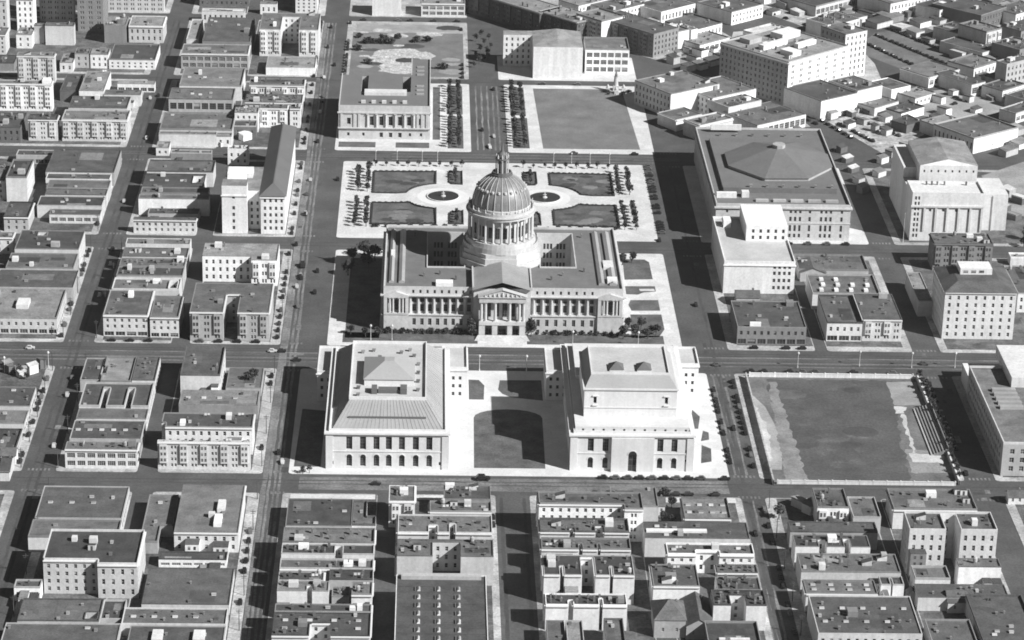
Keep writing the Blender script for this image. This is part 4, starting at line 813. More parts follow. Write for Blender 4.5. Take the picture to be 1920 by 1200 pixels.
# ------------------------------------------------------------------ ordinary buildings
# label, name, x0,x1,y0,y1 (or corner, width, depth, turn), height, wall+roof tone, front, side, roof pieces, extras
ROWSB=[
('long grey warehouse with three flat skylights and white alley wall, bottom left corner block','warehouse',(-202.6,-166.0,-45.6,-14.2),7,'ln','b','w1','s3',{}),
('narrow grey warehouse roof squeezed between three-skylight warehouse and L-shaped office','warehouse',(-203.2,-166.0,-62.7,-46.6),6.5,'ln','b','w1','',{'rear':9.0}),
('big L-shaped cream office with dark flat roof and three window rows, bottom left','office_building',(-191.8,-153.5,-103.6,-73.3),15,'lk','p3','p3','b1',{'notch':[(0,0.58,0,0.12)],'cor':1,'rear':9.0}),
('small white annex with two wide windows beside the L-shaped office','annex',(-203.0,-192.4,-106.2,-99.7),5.5,'wk','w1','b','v1',{'rear':8.5}),
('pale narrow house standing alone in the dark yard off the alley, bottom left','house',(-157.0,-144.4,-63.4,-18.3),5,'mm','b','b','v1',{'notch':[(0.6,1,0,0.35)]}),
('grey flat-roofed block with two white box skylights and double window row','office_building',(-142.7,-116.0,-61.6,-15.5),9,'lm','p2','p2','',{'ext':[('skylight',0.62,0.74,0.42,0.62,1.8,'w'),('skylight',0.6,0.72,0.12,0.32,1.8,'w')],'rear':7.4}),
('low white-fronted greenhouse shed in front of the double-window-row block','shed',(-147.9,-119.9,-75.8,-69.0),3.5,'wk','w1','b','',{'rear':9.0}),
('wide plain grey garage roof beside the L-shaped office, near wide street','garage_building',(-150.9,-116.0,-117.2,-85.6),4.5,'ln','b','b','v2',{'rear':4.7}),
('grey low garage with small vent dots between plain garage and bottom edge','garage_building',(-157.0,-116.0,-135.3,-121.9),5,'ln','b','b','s4 v4',{}),
('dark grey garage with tilted white skylights at the bottom edge','garage_building',(-153.2,-116.0,-162.5,-136.6),5,'lk','b','b','v3',{'ext':[('skylight',0.25,0.36,0.5,0.8,1.6,'w'),('skylight',0.68,0.8,0.5,0.8,1.6,'w')]}),
('grey workshop roof with one black light well below the small annex','workshop',(-198.0,-166.0,-133.1,-114.7),5,'mn','b','b','v1',{'notch':[(0.82,0.97,0.08,0.42)]}),
('low dark lean-to roof wedged right of the black-well workshop','shed',(-166.0,-157.0,-129.9,-113.7),4,'mk','b','b','v1',{'rear':5.4}),
('wide grey workshop roof with scattered dark vents at bottom left edge','workshop',(-202.0,-157.0,-159.0,-135.2),5,'mn','b','b','v5 s2',{}),
('small dark-roofed store with white parapet below the corner lot on left avenue','shop_building',(-238.3,-221.0,75.6,97.8),5,'lk','b','s1','v2 s1',{'rear':3.8}),
('pale low store beneath the white-parapet store, left picture edge','shop_building',(-236.8,-221.0,56.8,71.8),4.5,'lm','b','s1','',{'rear':6.5}),
('dark gabled cottage roofs in the yard at left edge','house',(-232.5,-221.0,27.8,50.3),4.5,'mk','b','p1','c1',{}),
('white two-storey shop with pale roof and storefront glass at the left crossroads','shop_building',(-254.1,-221.0,175.8,213.9),8,'ll','s2','s2','v2',{'ext':[('roof_house',0.34,0.52,0.35,0.6,2.2,'w')]}),
('plain grey long roof just beyond the white crossroads shop','warehouse',(-258.8,-217.8,217.0,243.4),8,'mn','b','p2','v1',{'rear':3.1}),
('grey roof with pale patches, second beyond the white crossroads shop','warehouse',(-255.9,-221.0,244.5,265.5),8.5,'mn','b','p2','v2',{}),
('wide dark roof with black square light well, left avenue corner','warehouse',(-254.5,-221.0,268.0,296.0),10,'lk','b','p2','v3',{'notch':[(0.28,0.42,0.72,0.92)],'rear':2.5}),
('narrow pale tenement front with fire stairs beside the black-well roof','tenement',(-268.3,-258.2,287.4,296.0),9,'lm','p2','b','c1',{}),
('small grey tenement with three tall windows near left edge','tenement',(-267.9,-254.7,322.0,345.7),8,'mk','p2','b','v1',{}),
('low white garage with dark sunken roof on left avenue','garage_building',(-245.2,-217.5,335.5,343.8),5,'wk','w1','b','',{}),
('dark slab roof behind the low white garage','row_building',(-252.9,-217.3,343.9,359.3),7,'lk','b','p2','s2',{}),
('slim grey roof strip, second behind the low white garage','row_building',(-250.9,-217.1,362.1,371.9),7,'ln','b','p2','v2',{'rear':2.8}),
('slim paler roof strip, third behind the low white garage','row_building',(-251.3,-216.8,372.3,384.9),7.5,'lm','b','p2','',{}),
('thin roof strip with black edge line, fourth behind the low white garage','row_building',(-253.7,-217.7,386.8,396.8),7.5,'ln','b','p2','v2',{}),
('broad grey roof ending the row at the far crossroads on left avenue','warehouse',(-255.2,-216.5,398.2,437.9),8,'mn','b','p2','v2',{}),
('tall grey blank-fronted loft building with white south wall near left edge','loft_building',(-273.2,-261.7,369.4,399.7),14,'lk','b','p3','',{}),
('pale tenement with wide front and dark roof beside the tall blank loft','tenement',(-284.3,-274.1,372.1,397.7),11,'lm','p3','b','c1',{}),
('cream three-storey apartment with ten window bays on left avenue','apartment_building',(-255.8,-217.0,477.8,496.3),13,'lm','x4','p4','c3',{'cor':1}),
('narrow bay-windowed apartment left of the ten-bay apartment','apartment_building',(-275.6,-258.4,477.4,486.6),13,'lk','x4','b','c1',{}),
('dark shabby house with white side wall, left edge near narrow bay apartment','house',(-297.8,-279.7,473.4,502.0),9,'dk','p2','p2','c2',{}),
('low dark shop row facing the far crossroads at left','shop_building',(-277.0,-255.6,435.0,444.5),5,'mk','s1','b','v2',{}),
('grey roof with white skylight bits behind the ten-bay apartment','row_building',(-256.3,-221.0,514.1,536.5),9,'ln','b','p2','s2 v2',{}),
('slim grey roof strip beside left avenue, two behind ten-bay apartment','row_building',(-238.7,-216.1,547.7,557.6),7,'lm','b','p2','',{'rear':9.0}),
('pale grey loft with bright south wall, left avenue above ten-bay apartment','loft_building',(-253.9,-238.8,548.2,589.6),9,'wl','b','b','v2',{'rear':9.0}),
('low white building with two dark doors facing the upper left crossroads','shop_building',(-233.5,-210.3,576.7,583.4),5,'wl','s1','b','',{}),
('bright white apartment block with rows of small windows at left edge','apartment_building',(-309.6,-268.8,534.6,542.3),17,'wm','x5','b','c2',{'ext':[('penthouse',0.86,0.98,0.1,0.9,2.5,'w')]}),
('dark sawtooth shed between the white apartment block and pale loft','shed',(-266.8,-256.3,555.9,589.4),6,'dk','b','b','',{}),
('grey five-storey hotel with bright white south wall, upper left','hotel',(-298.1,-274.5,593.6,600.5),17,'lm','x5','b','b1',{}),
('small brick-fronted shop house under the upper left towers','shop_house',(-265.9,-256.7,626.4,639.5),9,'mk','p2','b','c1',{}),
('pale stepped house between brick shop house and white-fronted flat','house',(-255.9,-244.4,625.8,638.9),9,'wl','p2','b','',{}),
('white-fronted flat with dark roof on left avenue, upper left','apartment_building',(-244.0,-214.4,625.0,659.8),6,'wk','p2','b','v2',{}),
('blank grey loft front below the left office tower','loft_building',(-291.2,-272.2,676.6,682.9),13,'lm','b','b','',{}),
('narrow grey annex left of the blank loft front','annex',(-298.8,-292.4,679.3,684.4),12,'mm','b','b','',{}),
('dark grey shop building with pale roof beneath the office towers','loft_building',(-253.3,-239.0,683.4,705.0),12,'gl','b','b','v1',{}),
('pale stucco building with white garage door beneath the office towers','shop_building',(-237.4,-214.7,685.4,709.7),11,'ll','p2','p2','',{}),
('shadowed white tenement at the upper left corner','tenement',(-314.2,-303.0,709.1,722.3),22,'wm','p5','b','',{}),
('bright pale tenement filling the very upper left corner','tenement',(-333.7,-319.1,698.2,711.3),24,'lm','p5','b','',{}),
('left office tower with grid of small windows, cut by top edge','office_tower',(-302.2,-279.2,732.8,742.0),46,'mm','x12','p12','',{}),
('right office tower with darker grid of windows, cut by top edge','office_tower',(-273.9,-256.7,710.0,737.6),44,'gm','x12','p12','',{}),
('wide pale hotel with vertical window strips at the top edge','hotel',(-259.1,-221.0,759.0,768.5),24,'ll','x7','p7','',{}),
('dark-fronted warehouse block at the top edge right of left avenue','warehouse',(-198.0,-164.0,777.4,812.5),12,'dm','p3','p3','',{}),
('dark grey roof at the left of three adjoining corner roofs','warehouse',(-201.4,-192.2,105.3,132.0),5.5,'mk','b','b','v2',{'rear':5.8}),
('pale patched roof in the middle of three adjoining corner roofs','warehouse',(-191.5,-177.3,102.6,132.0),6,'ll','b','b','v1',{'notch':[(0,0.12,0.3,0.6)],'rear':3.1}),
('grey roof with white alley parapet, right of three adjoining corner roofs','warehouse',(-176.9,-166.0,103.8,132.0),6.5,'wn','b','w1','v4',{'rear':4.2}),
('grey garage with two white-walled curved light courts in its front','garage_building',(-198.0,-166.0,72.5,99.5),6.5,'lk','b','w1','v1',{'notch':[(0.295,0.385,0,0.78),(0.655,0.745,0,0.78)]}),
('flat grey strip roof in front of the two-court garage','warehouse',(-198.0,-166.0,61.2,72.4),5.5,'ln','b','w1','',{'rear':4.1}),
('dark workshop with a row of white roof skylights','workshop',(-198.0,-166.0,36.6,57.1),6.5,'mk','b','w1','s5 c1',{'rear':8.5}),
('broad pale-roofed warehouse with seven glazed front bays','warehouse',(-198.0,-166.0,20.0,28.1),9,'lm','w2','w2','v3',{'cor':1}),
('tall-walled grey box building with white front by the wide street','loft_building',(-153.5,-134.8,97.4,132.0),12,'ln','b','w2','v1',{'rear':4.7}),
('low grey shed and yard right of the tall white-fronted box','shed',(-132.7,-116.0,102.0,126.4),4,'mn','b','b','v2',{'rear':9.0}),
('pale flat roof below the tall white-fronted box building','warehouse',(-152.5,-116.0,76.0,92.7),6.5,'gl','b','p1','s4',{}),
('apartment with white rear court wall and row of small windows','apartment_building',(-157.0,-116.0,36.2,51.5),13,'wk','p3','p3','c3 v2',{'notch':[(0,0.05,0,0.3)],'rear':9.0}),
('four-storey apartment with white cornice and bay windows facing lower crossing','apartment_building',(-157.0,-116.0,20.0,21.8),13,'lk','x4','p4','s4 c1',{'cor':1}),
('grey two-storey store with long shop windows at the avenue crossing','shop_building',(-198.0,-176.1,174.2,208.0),11,'ln','s3','b','v3',{'cor':1}),
('paler store adjoining the grey two-storey store by the alley','shop_building',(-174.9,-160.7,173.3,201.2),10.5,'ln','s3','b','v2',{}),
('long roof with black light well beside alley, behind the paired stores','row_building',(-198.0,-164.0,213.5,229.2),9,'lm','b','b','s2',{'notch':[(0.84,0.96,0.1,0.8)],'rear':5.5}),
('dark long roof with small vents, second behind the paired stores','row_building',(-198.0,-164.0,235.1,247.3),8.5,'mk','b','p2','v5',{'rear':5.9}),
('long roof crowded with pale vents, third behind the paired stores','row_building',(-198.0,-164.0,248.9,259.8),8.5,'lm','b','p2','v8',{}),
('long grey roof with raised middle, fourth behind the paired stores','row_building',(-198.0,-164.0,263.0,275.7),8.5,'ln','b','p2','s3 b1',{'rear':3.2}),
('pale long roof ending the row at the upper crossing','row_building',(-198.0,-164.0,281.4,290.3),8.5,'lm','b','p2','v2',{'rear':5.7}),
('white L-shaped flats with three window rows beside the wide street','apartment_building',(-155.0,-116.0,245.4,269.0),14,'wl','x3','p3','c1',{'notch':[(0,0.655,0,0.22)]}),
('U-shaped brick flats with fire stairs and a white-walled front court','apartment_building',(-155.0,-116.0,170.0,209.3),15,'mn','x4','p4','c3 v3',{'notch':[(0.42,0.6,0,0.62)],'cor':1}),
('two-storey shop row with white pilasters facing the upper crossing','shop_building',(-198.0,-164.0,322.0,325.5),7.5,'ln','p2','b','',{}),
('low sheds and yard clutter behind the white-pilaster shop row','shed',(-192.1,-164.0,341.2,350.5),4,'mk','b','b','c2 v2',{'rear':9.0}),
('plain white-fronted warehouse with grey roof by the alley','warehouse',(-198.0,-159.2,350.6,357.3),9.5,'wn','b','b','',{}),
('grey roof strip directly behind the plain white-fronted warehouse','row_building',(-198.0,-160.4,361.9,371.7),8.5,'ln','b','b','',{'rear':4.6}),
('grey roof with dark sunken back, second behind plain white-fronted warehouse','row_building',(-198.0,-164.0,372.1,393.9),9,'lk','b','b','s3',{'notch':[(0.8,0.98,0.3,0.9)]}),
('grey roof near far crossing, third behind plain white-fronted warehouse','row_building',(-198.0,-160.5,399.2,418.9),8.5,'ln','b','b','v2',{'rear':5.3}),
('dark-fronted garage facing the far crossing left of the state offices','garage_building',(-187.6,-164.0,434.0,439.8),8,'gn','b','b','v1',{'rear':9.0}),
('tiny white-fronted store at the far crossing corner','shop_building',(-198.0,-190.4,453.3,465.1),4.5,'wl','p1','b','',{}),
('low grey roof behind the tiny white-fronted store','warehouse',(-198.0,-164.0,471.5,476.8),7,'ln','b','b','v2',{}),
('wide grey roof with dark stripes above the tiny white store','warehouse',(-198.0,-155.0,476.9,508.4),8,'ln','b','b','v3 s2',{}),
('loft with dark bay openings and pale roof on the upper avenue','loft_building',(-198.0,-158.6,537.2,559.1),8,'mm','w1','b','s2 c2',{}),
('broad pale warehouse roof with three slot skylights, upper avenue','warehouse',(-193.5,-155.0,561.7,599.0),9,'lm','b','b','s3',{'rear':2.6}),
('colonnaded brick store with vertical white piers, upper avenue','shop_building',(-198.0,-155.0,627.5,649.1),10,'mm','w2','b','c3',{'cor':1}),
('broad grey panel-roofed warehouse behind the colonnaded store','warehouse',(-186.1,-155.0,650.1,705.3),12,'gn','b','w3','s2 v2',{}),
('small pale kiosk house left of the panel-roofed warehouse','house',(-198.0,-190.1,668.4,716.4),7,'ll','b','b','',{}),
('white-roofed long shed near the top edge, upper avenue','shed',(-193.1,-164.0,734.9,742.0),8,'lw','p1','b','',{}),
('pale U-shaped apartment hotel with blank left wing and deep court','apartment_hotel',(-149.6,-111.1,658.8,696.9),18,'wm','x5','p6','c2 b1',{'notch':[(0.36,0.67,0,0.8)]}),
('small white cube house beneath the top edge, wide street','house',(-155.0,-143.4,759.0,764.4),7,'wl','p1','b','',{}),
('white apartment tower with three window columns at top edge','apartment_building',(-130.9,-116.0,762.4,787.4),14,'wm','p5','p5','',{}),
('pale flat parking garage roof beside the wide street, upper','garage_building',(-143.0,-111.5,617.0,640.7),5,'wl','b','b','v2 c1',{}),
('white flats with small window row beneath pale parking garage','apartment_building',(-150.2,-116.0,561.6,575.1),10,'wn','x2','p2','c3 b1',{'rear':9.0}),
('cluttered dark tenement roof below the white flats','tenement',(-150.8,-116.0,529.8,546.0),9,'mn','p2','p2','c5 v4',{'rear':9.0}),
('white corner apartment with four window rows left of the library shadow','apartment_building',(-140.5,-116.0,508.9,517.3),12,'wn','x3','b','c3 b1',{'notch':[(0.68,0.74,0,0.8)]}),
('small white stepped cottages left of the white corner apartment','house',(-155.0,-140.9,499.4,508.9),12,'wl','p3','b','c3',{}),
('low white house with barred window left of the state offices','house',(-164.0,-155.0,471.5,476.4),6,'wl','p1','b','',{}),
('large dark flat roof at the near corner of the wide street','garage_building',(-97.0,-69.1,-49.4,-22.9),6.5,'lk','b','b','v3 s2',{'rear':9.0}),
('small grey hutch roof and white deck beside the large dark roof','shed',(-69.0,-59.0,-47.5,-24.6),6,'wm','b','p1','v2',{'notch':[(0.6,1,0.35,1)],'rear':9.0}),
('pale row flats with five chimney notches, second from cross street','apartment_building',(-97.0,-59.0,-72.4,-59.5),10,'lm','b','p3','c5',{}),
('dark roofed flats with pale rear wall, third from cross street','apartment_building',(-97.0,-59.0,-82.7,-73.9),10,'lk','b','p3','c3 v2',{'notch':[(0.58,0.66,0,0.9)],'rear':3.9}),
('grey row flats crowned with white laundry sheds by the left alley','apartment_building',(-97.0,-59.0,-95.1,-86.5),9.5,'ln','b','p3','v2',{'ext':[('laundry_shed',0.68,0.78,0.3,0.7,1.6,'w'),('laundry_shed',0.84,0.92,0.35,0.8,1.8,'w')]}),
('dark flats with sunken black slot, left half, wide street side','apartment_building',(-97.0,-78.7,-106.2,-98.7),10,'mk','b','b','c2',{}),
('dark flats with pale chimney, right half, small alley side','apartment_building',(-76.6,-59.0,-104.3,-96.3),9.5,'mk','b','p3','c2',{}),
('flats with broad white rear wall on the wide street side','apartment_building',(-97.0,-76.4,-115.4,-107.1),10,'wm','b','b','c2',{'notch':[(0.58,0.68,0,0.6)],'rear':9.0}),
('pale flats with white rear wall on the small alley side','apartment_building',(-67.2,-59.0,-118.2,-107.5),10,'wm','b','p3','v1',{'rear':8.5}),
('grey lean-to house between the two white-walled flats','house',(-75.2,-68.1,-114.4,-106.1),7,'mn','b','b','c2',{'rear':9.0}),
('dark-roofed flats strip with hatch, last before the courtyard block','apartment_building',(-97.0,-59.0,-132.9,-126.6),10,'mk','b','p3','c2',{'rear':2.8}),
('courtyard flats with dark skylit roof and white-walled front court, bottom','apartment_building',(-97.0,-59.0,-154.5,-135.7),11,'lk','b','p3','s8 v5 c2',{'notch':[(0.38,0.6,0,0.55)]}),
('white-fronted flats with two window columns at the head of left alley','apartment_building',(-53.7,-42.6,-36.2,-20.3),12,'wn','x3','b','c2',{'rear':9.0}),
('dark cluttered house roof right of the white-fronted alley flats','house',(-30.2,-10.0,-27.2,-13.3),9,'gk','b','p2','c3 b1',{'rear':6.8}),
('grey flats with white skylight bits facing the central street','apartment_building',(-36.2,-10.0,-43.9,-34.0),11,'wn','b','x3','s2 b1 c1',{'rear':3.3}),
('long flats roof with pale rear wall bands near central street','apartment_building',(-49.5,-10.0,-63.9,-47.2),11,'lm','b','x3','c4 v3 s3',{'notch':[(0.33,0.42,0,0.4),(0.55,0.61,0,0.5)],'rear':9.0}),
('tall U-shaped flats with white court and blank pale rear wings','apartment_building',(-49.5,-10.0,-89.5,-74.4),13,'ln','b','x4','c3 v4 b1',{'notch':[(0.37,0.66,0,0.85)],'rear':9.0}),
('huge flat garage with sunken roof and three skylight rows, bottom centre','garage_building',(-49.5,-13.3,-175.4,-104.7),12,'lk','b','b','',{'big':1}),
('tall white-fronted corner apartment below the court, four window rows at right','apartment_building',(10.0,54.0,-47.9,-32.2),15,'wn','x4','x4','b1 c3 v3',{'notch':[(0,0.82,0,0.28)]}),
('octagonal grey roofed house beside the tall white corner apartment','house',(42.0,62.0,-30.8,-11.6),8,'mm','b','b','v2',{}),
('dark flats with pale rear wall, second behind white corner apartment','apartment_building',(10.0,47.3,-62.1,-49.9),11,'ln','b','b','c4 v3 b1',{'notch':[(0.33,0.39,0,0.3),(0.62,0.72,0,0.5)],'rear':6.0}),
('flats with black light well and white rear bits, third down','apartment_building',(10.0,47.0,-78.0,-68.1),11,'ln','b','b','c3 v4',{'notch':[(0.15,0.22,0.5,0.9),(0.42,0.46,0,0.5),(0.63,0.66,0,0.5)],'rear':9.0}),
('tall paired flats with four blank white walls and narrow light slots','apartment_building',(10.0,46.7,-105.0,-87.3),13,'wk','b','x4','c3 v3',{'notch':[(0.18,0.225,0,0.45),(0.42,0.57,0,0.9),(0.73,0.765,0,0.45)],'rear':9.0}),
('dark-roofed flats with white blank walls near the bottom, fifth down','apartment_building',(10.0,42.4,-127.4,-117.9),11,'wk','b','x3','c3 v4',{'notch':[(0.28,0.34,0,0.4),(0.66,0.7,0,0.6)]}),
('small framed grey roof at the bottom, right of central street','house',(10.0,17.1,-161.4,-132.7),7,'ln','b','b','',{}),
('pale square roof with hatch at the bottom, middle of three','house',(17.6,24.2,-163.1,-135.3),8,'ll','b','b','s1',{}),
('grey square roof with dark vent at the bottom, right of three','house',(32.7,40.3,-162.8,-133.6),8,'ln','b','b','s2',{}),
('flat grey workshop with double row of white skylights','workshop',(72.5,92.4,-40.0,-19.5),7,'lm','b','b','s8',{'rear':7.3}),
('long flats with white parapet stripes behind the skylit workshop','apartment_building',(54.0,98.0,-62.6,-47.3),9,'ln','b','b','v3 s2',{'ext':[('clerestory',0.02,0.6,0.35,0.5,0.9,'w')],'rear':7.4}),
('flats with white rear walls and a barrel light court, right street','apartment_building',(62.0,98.0,-79.9,-70.0),10,'wn','p3','b','c2 s2',{'notch':[(0.33,0.6,0,0.35)],'rear':7.0}),
('dark stepped flats with white shed clutter by right alley','apartment_building',(54.0,72.7,-110.2,-91.2),11,'wk','b','b','c3 v2 b1',{}),
('grey flats beside the right street with pale vent cluster','apartment_building',(81.4,98.0,-94.0,-86.8),9,'mn','b','b','v6 c2',{'rear':2.3}),
('dark cottages with white chimneys before the paired white walls','house',(80.2,98.0,-107.2,-96.3),8,'wk','b','b','c4 v2',{'rear':6.7}),
('flats with two bright white end walls, near bottom right street','apartment_building',(76.8,98.0,-126.3,-113.9),11,'wk','b','b','c3 v3',{'notch':[(0.33,0.62,0,0.7)],'rear':6.8}),
('wide dark roof with one long pale ridge vent, bottom edge','garage_building',(72.7,93.5,-160.2,-133.1),7,'dk','b','b','',{'ext':[('ridge_vent',0.22,0.8,0.45,0.5,0.8,'w')]}),
('cream corner house with dark windows facing the cross street, bottom right','house',(130.2,143.9,-32.0,-13.3),9,'wn','x2','b','c3 v1',{'rear':9.0}),
('grey gabled house beside the cream corner house','house',(145.0,157.0,-37.5,-17.4),7,'mm','b','b','c1',{'rear':6.5}),
('long low grey roof below the cream corner house','row_building',(116.0,153.2,-53.7,-44.0),8,'mn','b','b','v2',{'rear':6.6}),
('flats with two white rear walls and central light slots, bottom right','apartment_building',(116.0,147.4,-71.3,-60.3),10,'wk','b','b','c2 v2',{'notch':[(0.32,0.42,0,0.6),(0.66,0.74,0,0.7)],'rear':4.8}),
('cluttered grey rooftop flats with white ledges, bottom right','apartment_building',(116.0,157.0,-92.6,-76.1),9,'ln','b','b','c4 v4 b2',{'rear':5.2}),
('pale roof with four slot skylights, bottom right','workshop',(116.0,145.1,-109.6,-97.8),8,'lm','b','b','s8',{'rear':6.0}),
('pair of small houses with bright white end walls, bottom right alley','house',(147.5,157.0,-101.7,-94.1),8,'wk','b','b','',{'notch':[(0.44,0.52,0,0.8)],'rear':9.0}),
('big grey garage roof dotted with many dark vents, bottom right','garage_building',(116.0,157.0,-147.5,-115.5),10,'ln','p2','b','v12 s10',{}),
('wide grey roofs with white penthouse walls along far right alley','apartment_building',(162.9,199.0,-33.1,-13.3),9,'ln','b','b','b3 c2 v3',{}),
('tall U-shaped apartment house with two blank wings, bottom right','apartment_building',(162.4,199.0,-75.5,-58.7),20,'ln','p4','p5','v3 b1 c2',{'notch':[(0.415,0.585,0,0.88)],'cor':0,'rear':5.8}),
('bright white blank box building before the U-shaped apartment house','warehouse',(181.4,199.0,-88.6,-81.3),10,'wm','b','b','v2',{'rear':7.9}),
('low grey rear wing below the U-shaped apartment house','annex',(162.3,176.8,-96.4,-85.1),8,'lm','b','b','',{}),
('broad grey roof below the bright white box, bottom right','garage_building',(161.8,199.0,-108.2,-96.5),6,'ln','b','b','v4',{}),
('grey flat roof with white pipe bench, bottom right corner','garage_building',(181.0,203.6,-158.2,-108.3),7,'ln','b','b','v3 s2',{}),
('grey cottage roof with white vents in dark yard, bottom right','house',(161.2,179.2,-152.5,-127.8),6,'mn','b','b','v3',{}),
('bay-fronted dark house row with billboard facing the boulevard','house',(116.0,150.4,173.3,208.7),9,'gk','s2','b','c3 v3 s1',{'ext':[('sign_board',0.18,0.34,0.02,0.05,2.6,'w')]}),
('grey two-storey garage with glass shopfront facing the boulevard','garage_building',(161.4,179.1,178.9,216.1),9.5,'ln','s2','b','v2',{}),
('pale two-storey store with white-framed windows facing the boulevard','shop_building',(179.5,199.0,179.6,214.7),11.5,'ln','x3','b','v3',{}),
('pale garage with ten white roof skylights behind the glass shopfront','garage_building',(159.5,194.4,222.2,249.8),8,'lm','b','b','',{'ext':[('skylight',0.12,0.18,0.15,0.27,1.1,'w'),('skylight',0.34,0.4,0.15,0.27,1.1,'w'),('skylight',0.56,0.62,0.15,0.27,1.1,'w'),('skylight',0.78,0.84,0.15,0.27,1.1,'w'),('skylight',0.17,0.23,0.42,0.54,1.1,'w'),('skylight',0.39,0.45,0.42,0.54,1.1,'w'),('skylight',0.61,0.67,0.42,0.54,1.1,'w'),('skylight',0.83,0.89,0.42,0.54,1.1,'w'),('skylight',0.17,0.23,0.69,0.81,1.1,'w'),('skylight',0.39,0.45,0.69,0.81,1.1,'w')],'rear':6.1}),
('low dark workshop facing the side street near the health offices','workshop',(157.6,194.5,264.4,286.9),5,'mn','b','b','v3 b1 c2',{'rear':9.0}),
('low grey garage in the shade beside the eight-column apartment hotel','garage_building',(212.8,220.2,214.0,255.2),8,'ml','b','b','v1',{}),
('dark brick office with window rows and rounded corner, right edge','office_building',(231.3,262.9,280.5,296.0),15,'gn','x4','p4','v5 b1',{}),
('white hotel with eight window columns and hipped dark roof','hotel',(220.3,256.1,184.0,219.3),25,'wn','p6x8','p6','',{'hip':1,'cor':1}),
('white stucco house right of the white hipped hotel','house',(265.2,276.6,221.1,261.3),10,'wm','p2','b','c2',{}),
('pale shed and white fence yard at the right edge','shed',(274.8,290.8,289.2,296.0),4,'wl','b','b','',{}),
('blank-walled theatre with gabled roof and shaded set-back stage wing','theatre',(9.5,59.9,618.3,655.1),21,'wl','b','b','',{'notch':[(0,0.37,0,0.72)],'gable':1}),
('open concrete frame building beside the blank-walled theatre','frame_building',(62.2,90.6,630.2,657.2),16,'wm','w3','b','',{}),
('white classical branch with windowed front at top centre','office_building',(-44.4,-14.3,759.0,777.8),9,'wl','w2','b','b1',{}),
('pale blank block left of the white windowed office, top centre','warehouse',(-78.1,-58.4,759.2,775.7),12,'wl','b','b','',{}),
('huge hotel with dark street front and bright white window wall, upper right','hotel',(185.8,566.8,57.7,57.5,0.7375),28,'wl','x7x7','x7x16','b3 c8 v10 s4',{'cor':1,'ext':[('roof_house',0.2,0.34,0.12,0.3,3.2,'w'),('roof_house',0.5,0.8,0.3,0.36,3,'w'),('roof_house',0.15,0.55,0.5,0.57,3.2,'w'),('penthouse',0.6,0.9,0.62,0.8,4,'w'),('roof_house',0.2,0.4,0.75,0.9,3,'m')],'side_shade_mat':'m'}),
('tall white annex tower behind the huge hotel, upper right','hotel_annex',(229.3,625.2,19.2,23.2,0.6283),30,'wm','p7','p7','',{'side_shade_mat':'m'}),
('blank white-walled garage with long lit side below the huge hotel','garage_building',(203.7,539.0,30.8,33.9,0.6283),12,'wk','b','b','v4',{}),
('taller white blank extension joined to long-lit garage','warehouse',(228.8,557.9,21.4,26.6,0.6283),13,'wn','b','b','v2',{}),
('small white-fronted shed right of the taller blank extension','shed',(253.4,577.4,16.8,20.7,0.6283),8,'wm','b','b','',{}),
('low dark shop with white pier front, upper right','shop_building',(282.4,609.5,29.8,24.6,0.6981),7,'wm','w1','b','v2',{}),
('white walled warehouse with long bright side at the right edge','warehouse',(287.9,477.6,38.5,33.7,0.6283),9,'wn','b','p1','v3',{}),
('stepped white walled shed left of the long bright warehouse','shed',(276.3,499.5,22.0,24.0,0.6283),7,'wl','b','b','v2',{}),
('narrow white gore building with lit side, beside civic square','gore_building',(110.5,539.1,39.7,34.8,0.6283),15,'wm','b','p3','c2 v2 b1',{}),
('grey loft with bright side wall behind the narrow gore building','loft_building',(136.6,541.2,36.1,33.1,0.6283),12,'wm','b','p3','v3 c1',{}),
('grey roofed loft with long lit wall near market avenue','loft_building',(145.0,525.3,27.2,20.2,0.6283),11,'lm','b','b','v3',{}),
('low store with bright white front facing the civic square corner','shop_building',(112.1,512.8,20.7,17.4,0.6283),7,'wn','b','b','v1',{}),
('grey store with parapet behind the low bright-front store','shop_building',(124.8,494.8,26.8,14.9,0.6283),9,'lm','b','b','v2',{}),
('mid grey workshop squeezed behind the white-piered dark shop','workshop',(315.0,629.9,26.5,21.7,0.7330),7,'lm','p1','b','v3',{}),
('pale store with dark roof below the slim stair tower','shop_building',(324.8,581.8,23.7,16.5,0.7330),7,'wk','w1','b','v2',{}),
('dark brick loft at the right edge below the grey warehouse','loft_building',(349.5,656.1,22.8,22.9,0.7330),12,'gn','p3','b','c2 v3',{}),
('white-ended shed row between rubble lot and grey lot','shed',(253.8,538.4,22.4,12.5,0.7330),5,'wk','b','b','v2',{}),
('long grey timber shed beyond the rubble lot','shed',(238.7,548.5,23.5,15.0,0.7330),5,'lm','b','b','v2',{}),
('small grey garage with white side near the pale store, right edge','garage_building',(324.9,537.6,23.8,12.7,0.7330),6,'wn','w1','b','v2',{}),
('dark long depot at the very right edge above the bright warehouse','depot',(336.3,562.3,23.5,16.7,0.7330),7,'ld','b','b','v3',{}),
('long low rough roof with dark vents left of the avenue, upper right','warehouse',(160.4,501.5,40.1,31.8,0.6283),8,'ln','w1','b','v8 c2',{}),
('dark market avenue block with tower front, leftmost at top edge','office_building',(35.5,717.4,22.6,75.5,0.7330),15,'dl','p4','x4x14','c4 v4',{}),
('dark market avenue block with pale cluttered roofs, second along avenue','office_building',(59.7,695.4,21.8,36.9,0.7330),15,'dl','p4','x4x8','c4 v4',{}),
('dark avenue block with bright white south wall, third along avenue','office_building',(75.9,691.9,21.9,24.2,0.7330),17,'wl','b','x5x6','v3',{}),
